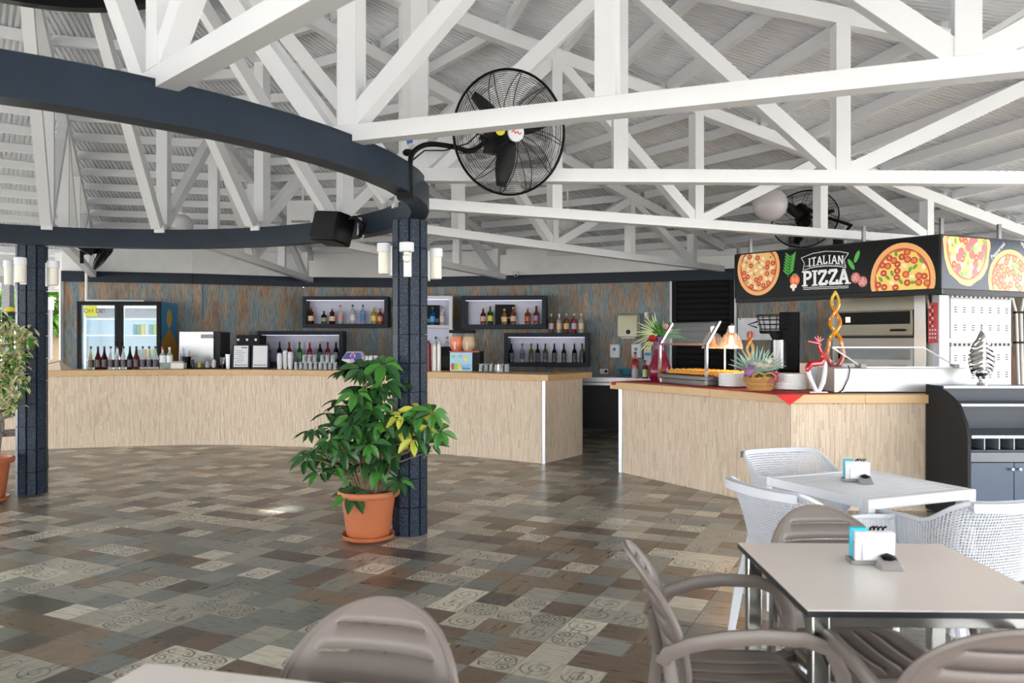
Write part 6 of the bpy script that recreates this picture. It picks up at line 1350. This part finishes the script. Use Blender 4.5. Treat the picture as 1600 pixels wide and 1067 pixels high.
m.build('seam', STEEL, dk)
m = MB(); w_ = P(1322, 330, 10.6); m.sweep([(w_.x, 10.62, 3.05), (w_.x-.02, 10.62, 2.9), (w_.x+.02, 10.6, 2.7), (w_.x+.1, 10.6, 2.55)], .012, n=6); m.build('white_cable', OFFW, dk)
# globes
GLO = mat('opal_globe', (.62, .6, .66), .25, var=.03)
for px, py, Y, r, lb in ((1203, 319, 9.3, .2, 'large opal globe lamp hanging above the left half of the pizza sign'), (283, 352, 11.2, .16, 'opal globe lamp half hidden behind the far ring beam'), (887, 349, 10.5, .13, 'small opal globe lamp hanging in the roof near the back wall')):
    c = P(px, py, Y); t = thing('globe_lamp', lb, 'lamp', c); m = MB(); m.sphere((0, 0, 0), r, 28); m.build('globe', GLO, t); m = MB(); m.lathe([(r*.35, r*.93), (r*.35, r*1.12), (.012, r*1.13), (.012, zroof(c.x, c.y)-c.z-.16)], n=16); m.build('holder', WHITE, t)
# speaker and cable coil on ring beam
sp_ = P(523, 356, 7.12); t = thing('speaker', 'black loudspeaker hung on the far side of the ring beam', 'speaker', sp_, R(-28)); 
m = MB(); pr_ = [(-.13, -.03), (-.14, .14), (-.06, .22), (.1, .22), (.14, .12), (.13, -.03), (.0, -.1)]
pr_ = [(-.16, -.12), (.12, -.12), (.16, -.02), (.14, .1), (-.12, .1)]
m.prism(pr_, -.15, .12); o = m.build('cabinet', BLACK, t, .02, 3); o.matrix_basis = Matrix.Rotation(R(6), 4, 'Y')@Matrix.Rotation(R(-12), 4, 'X')
m = MB(); m.bx((-.15, -.128, -.13), (.11, -.12, .1)); o2 = m.build('grille', DARK, t); o2.matrix_basis = o.matrix_basis
m = MB(); m.sweep([(.12, 0, .06), (.2, .02, .08), (.26, .08, .02), (.2, .1, -.08)], .02, n=8); m.build('yoke', BLACK, t)
c = P(560, 340, 7.15); t = thing('cable_coil', 'looped white cable hanging beside the loudspeaker', 'cable', c); 
for k in range(3): m = MB(); m.sweep([(0.01*k, 0, 0), (.03+.012*k, 0, -.06), (.05+.01*k, -.01, -.13), (.03, -.01, -.2), (.0-.005*k, 0, -.15), (-.005, 0, -.07), (0.01*k, 0, 0)], .005, n=6); m.build('loop', OFFW, t)
p_ = P(470, 332, 10.2); t = thing('white_roof_box', 'boxy white unit fixed between trusses above the far ring beam', 'box', (p_.x, p_.y, p_.z)); m = MB(); m.bx((-.18, 0, -.17), (.17, .3, .16)); m.build('unit_body', WHITE, t, .01); m = MB(); m.bx((-.12, -.006, -.13), (.12, 0, -.1)); m.build('vent', GREYP, t); m = MB(); m.bx((-.015, .1, .16), (.015, .13, zroof(p_.x, p_.y)-p_.z)); m.build('hanger', WHITE, t)
t = thing('fluorescent_tube', 'white tube light along the diagonal at the top right', 'lamp'); a, b = P(1555, 45, 4.4), P(1612, 8, 4.2)
a, b = P(1512, 76, 4.6), P(1612, 14, 4.4); m = MB(); m.beam(a, b, .05, .035); m.build('fitting', WHITE, t); m = MB(); m.sweep([a+V((0, -.02, -.03)), b+V((0, -.02, -.03))], .014, n=10); m.build('tube', PAPER, t)
# ---------------- outdoors beyond the left opening ----------------
g = random.Random(9)
LB = mat('bright_leaf', (.07, .18, .015), .5, var=.3, sc=6, isl=.4)
for nm, x, y, zc_, sx, sz, lb in (('leafy_tree', -11.2, 19.5, 3.0, 1.6, 1.15, 'bright green leafy tree outside, right of the left pillar'), ('leafy_tree', -13.6, 19.0, 2.5, 1.5, 1.3, 'bright green leafy tree outside at the left edge')):
    t = thing(nm, lb, 'tree', (x, y, -.06)); m = MB(); m.keep = 1
    for _ in range(3200):
        a_ = g.random()*2*pi; q = g.random()**.5; z_ = g.uniform(-1, 1); k_ = sqrt(1-z_*z_)*q
        leafmesh(m, (sx*k_*cos(a_), sx*k_*sin(a_), zc_+sz*z_), (cos(a_), g.uniform(-1, 1), g.uniform(-1, .3)), .26, .13, .2, n=2)
    m.build('foliage', LB, t)['kind'] = 'stuff'
    m = MB(); m.sweep([(0, 0, 0), (.1, 0, 1.5), (-.1, 0, 3.0)], .12, n=8, sc=[1.2, 1, .5]); m.build('trunk', BARK, t)
m = thing('outdoor_pillar', 'grey tiled pillar standing outside just left of the left navy pillar', 'pillar', (-7.75, 12.3, 0)); b = MB(); b.bx((-.06, -.06, -.05), (.06, .06, 2.4)); b.build('shaft', mat('grey_granite', (.3, .31, .33), .5, var=.5, sc=60), m); b = MB(); b.bx((-.08, -.08, 2.4), (.08, .08, 2.5)); b.build('cap', GREYP, m)
t = thing('yellow_lamp_shade', 'small yellow shade on a dark stand outside at the left edge', 'lamp', tuple(P(17, 483, 11.5))); m = MB(); m.lathe([(.09, -.03), (.06, .02), (0, .04)], n=18); m.build('shade', gmat('print', (.75, .6, .02)), t); b = MB(); b.bx((-.14, .02, -.3), (.05, .1, -.04)); b.build('dark_box', BLACK, t); b = MB(); b.bx((-.01, .02, -1.97), (.01, .05, -.3)); b.build('stand', DARK, t)
# drop a cached preview state so the report reads final transforms
bpy.context.view_layer.update()
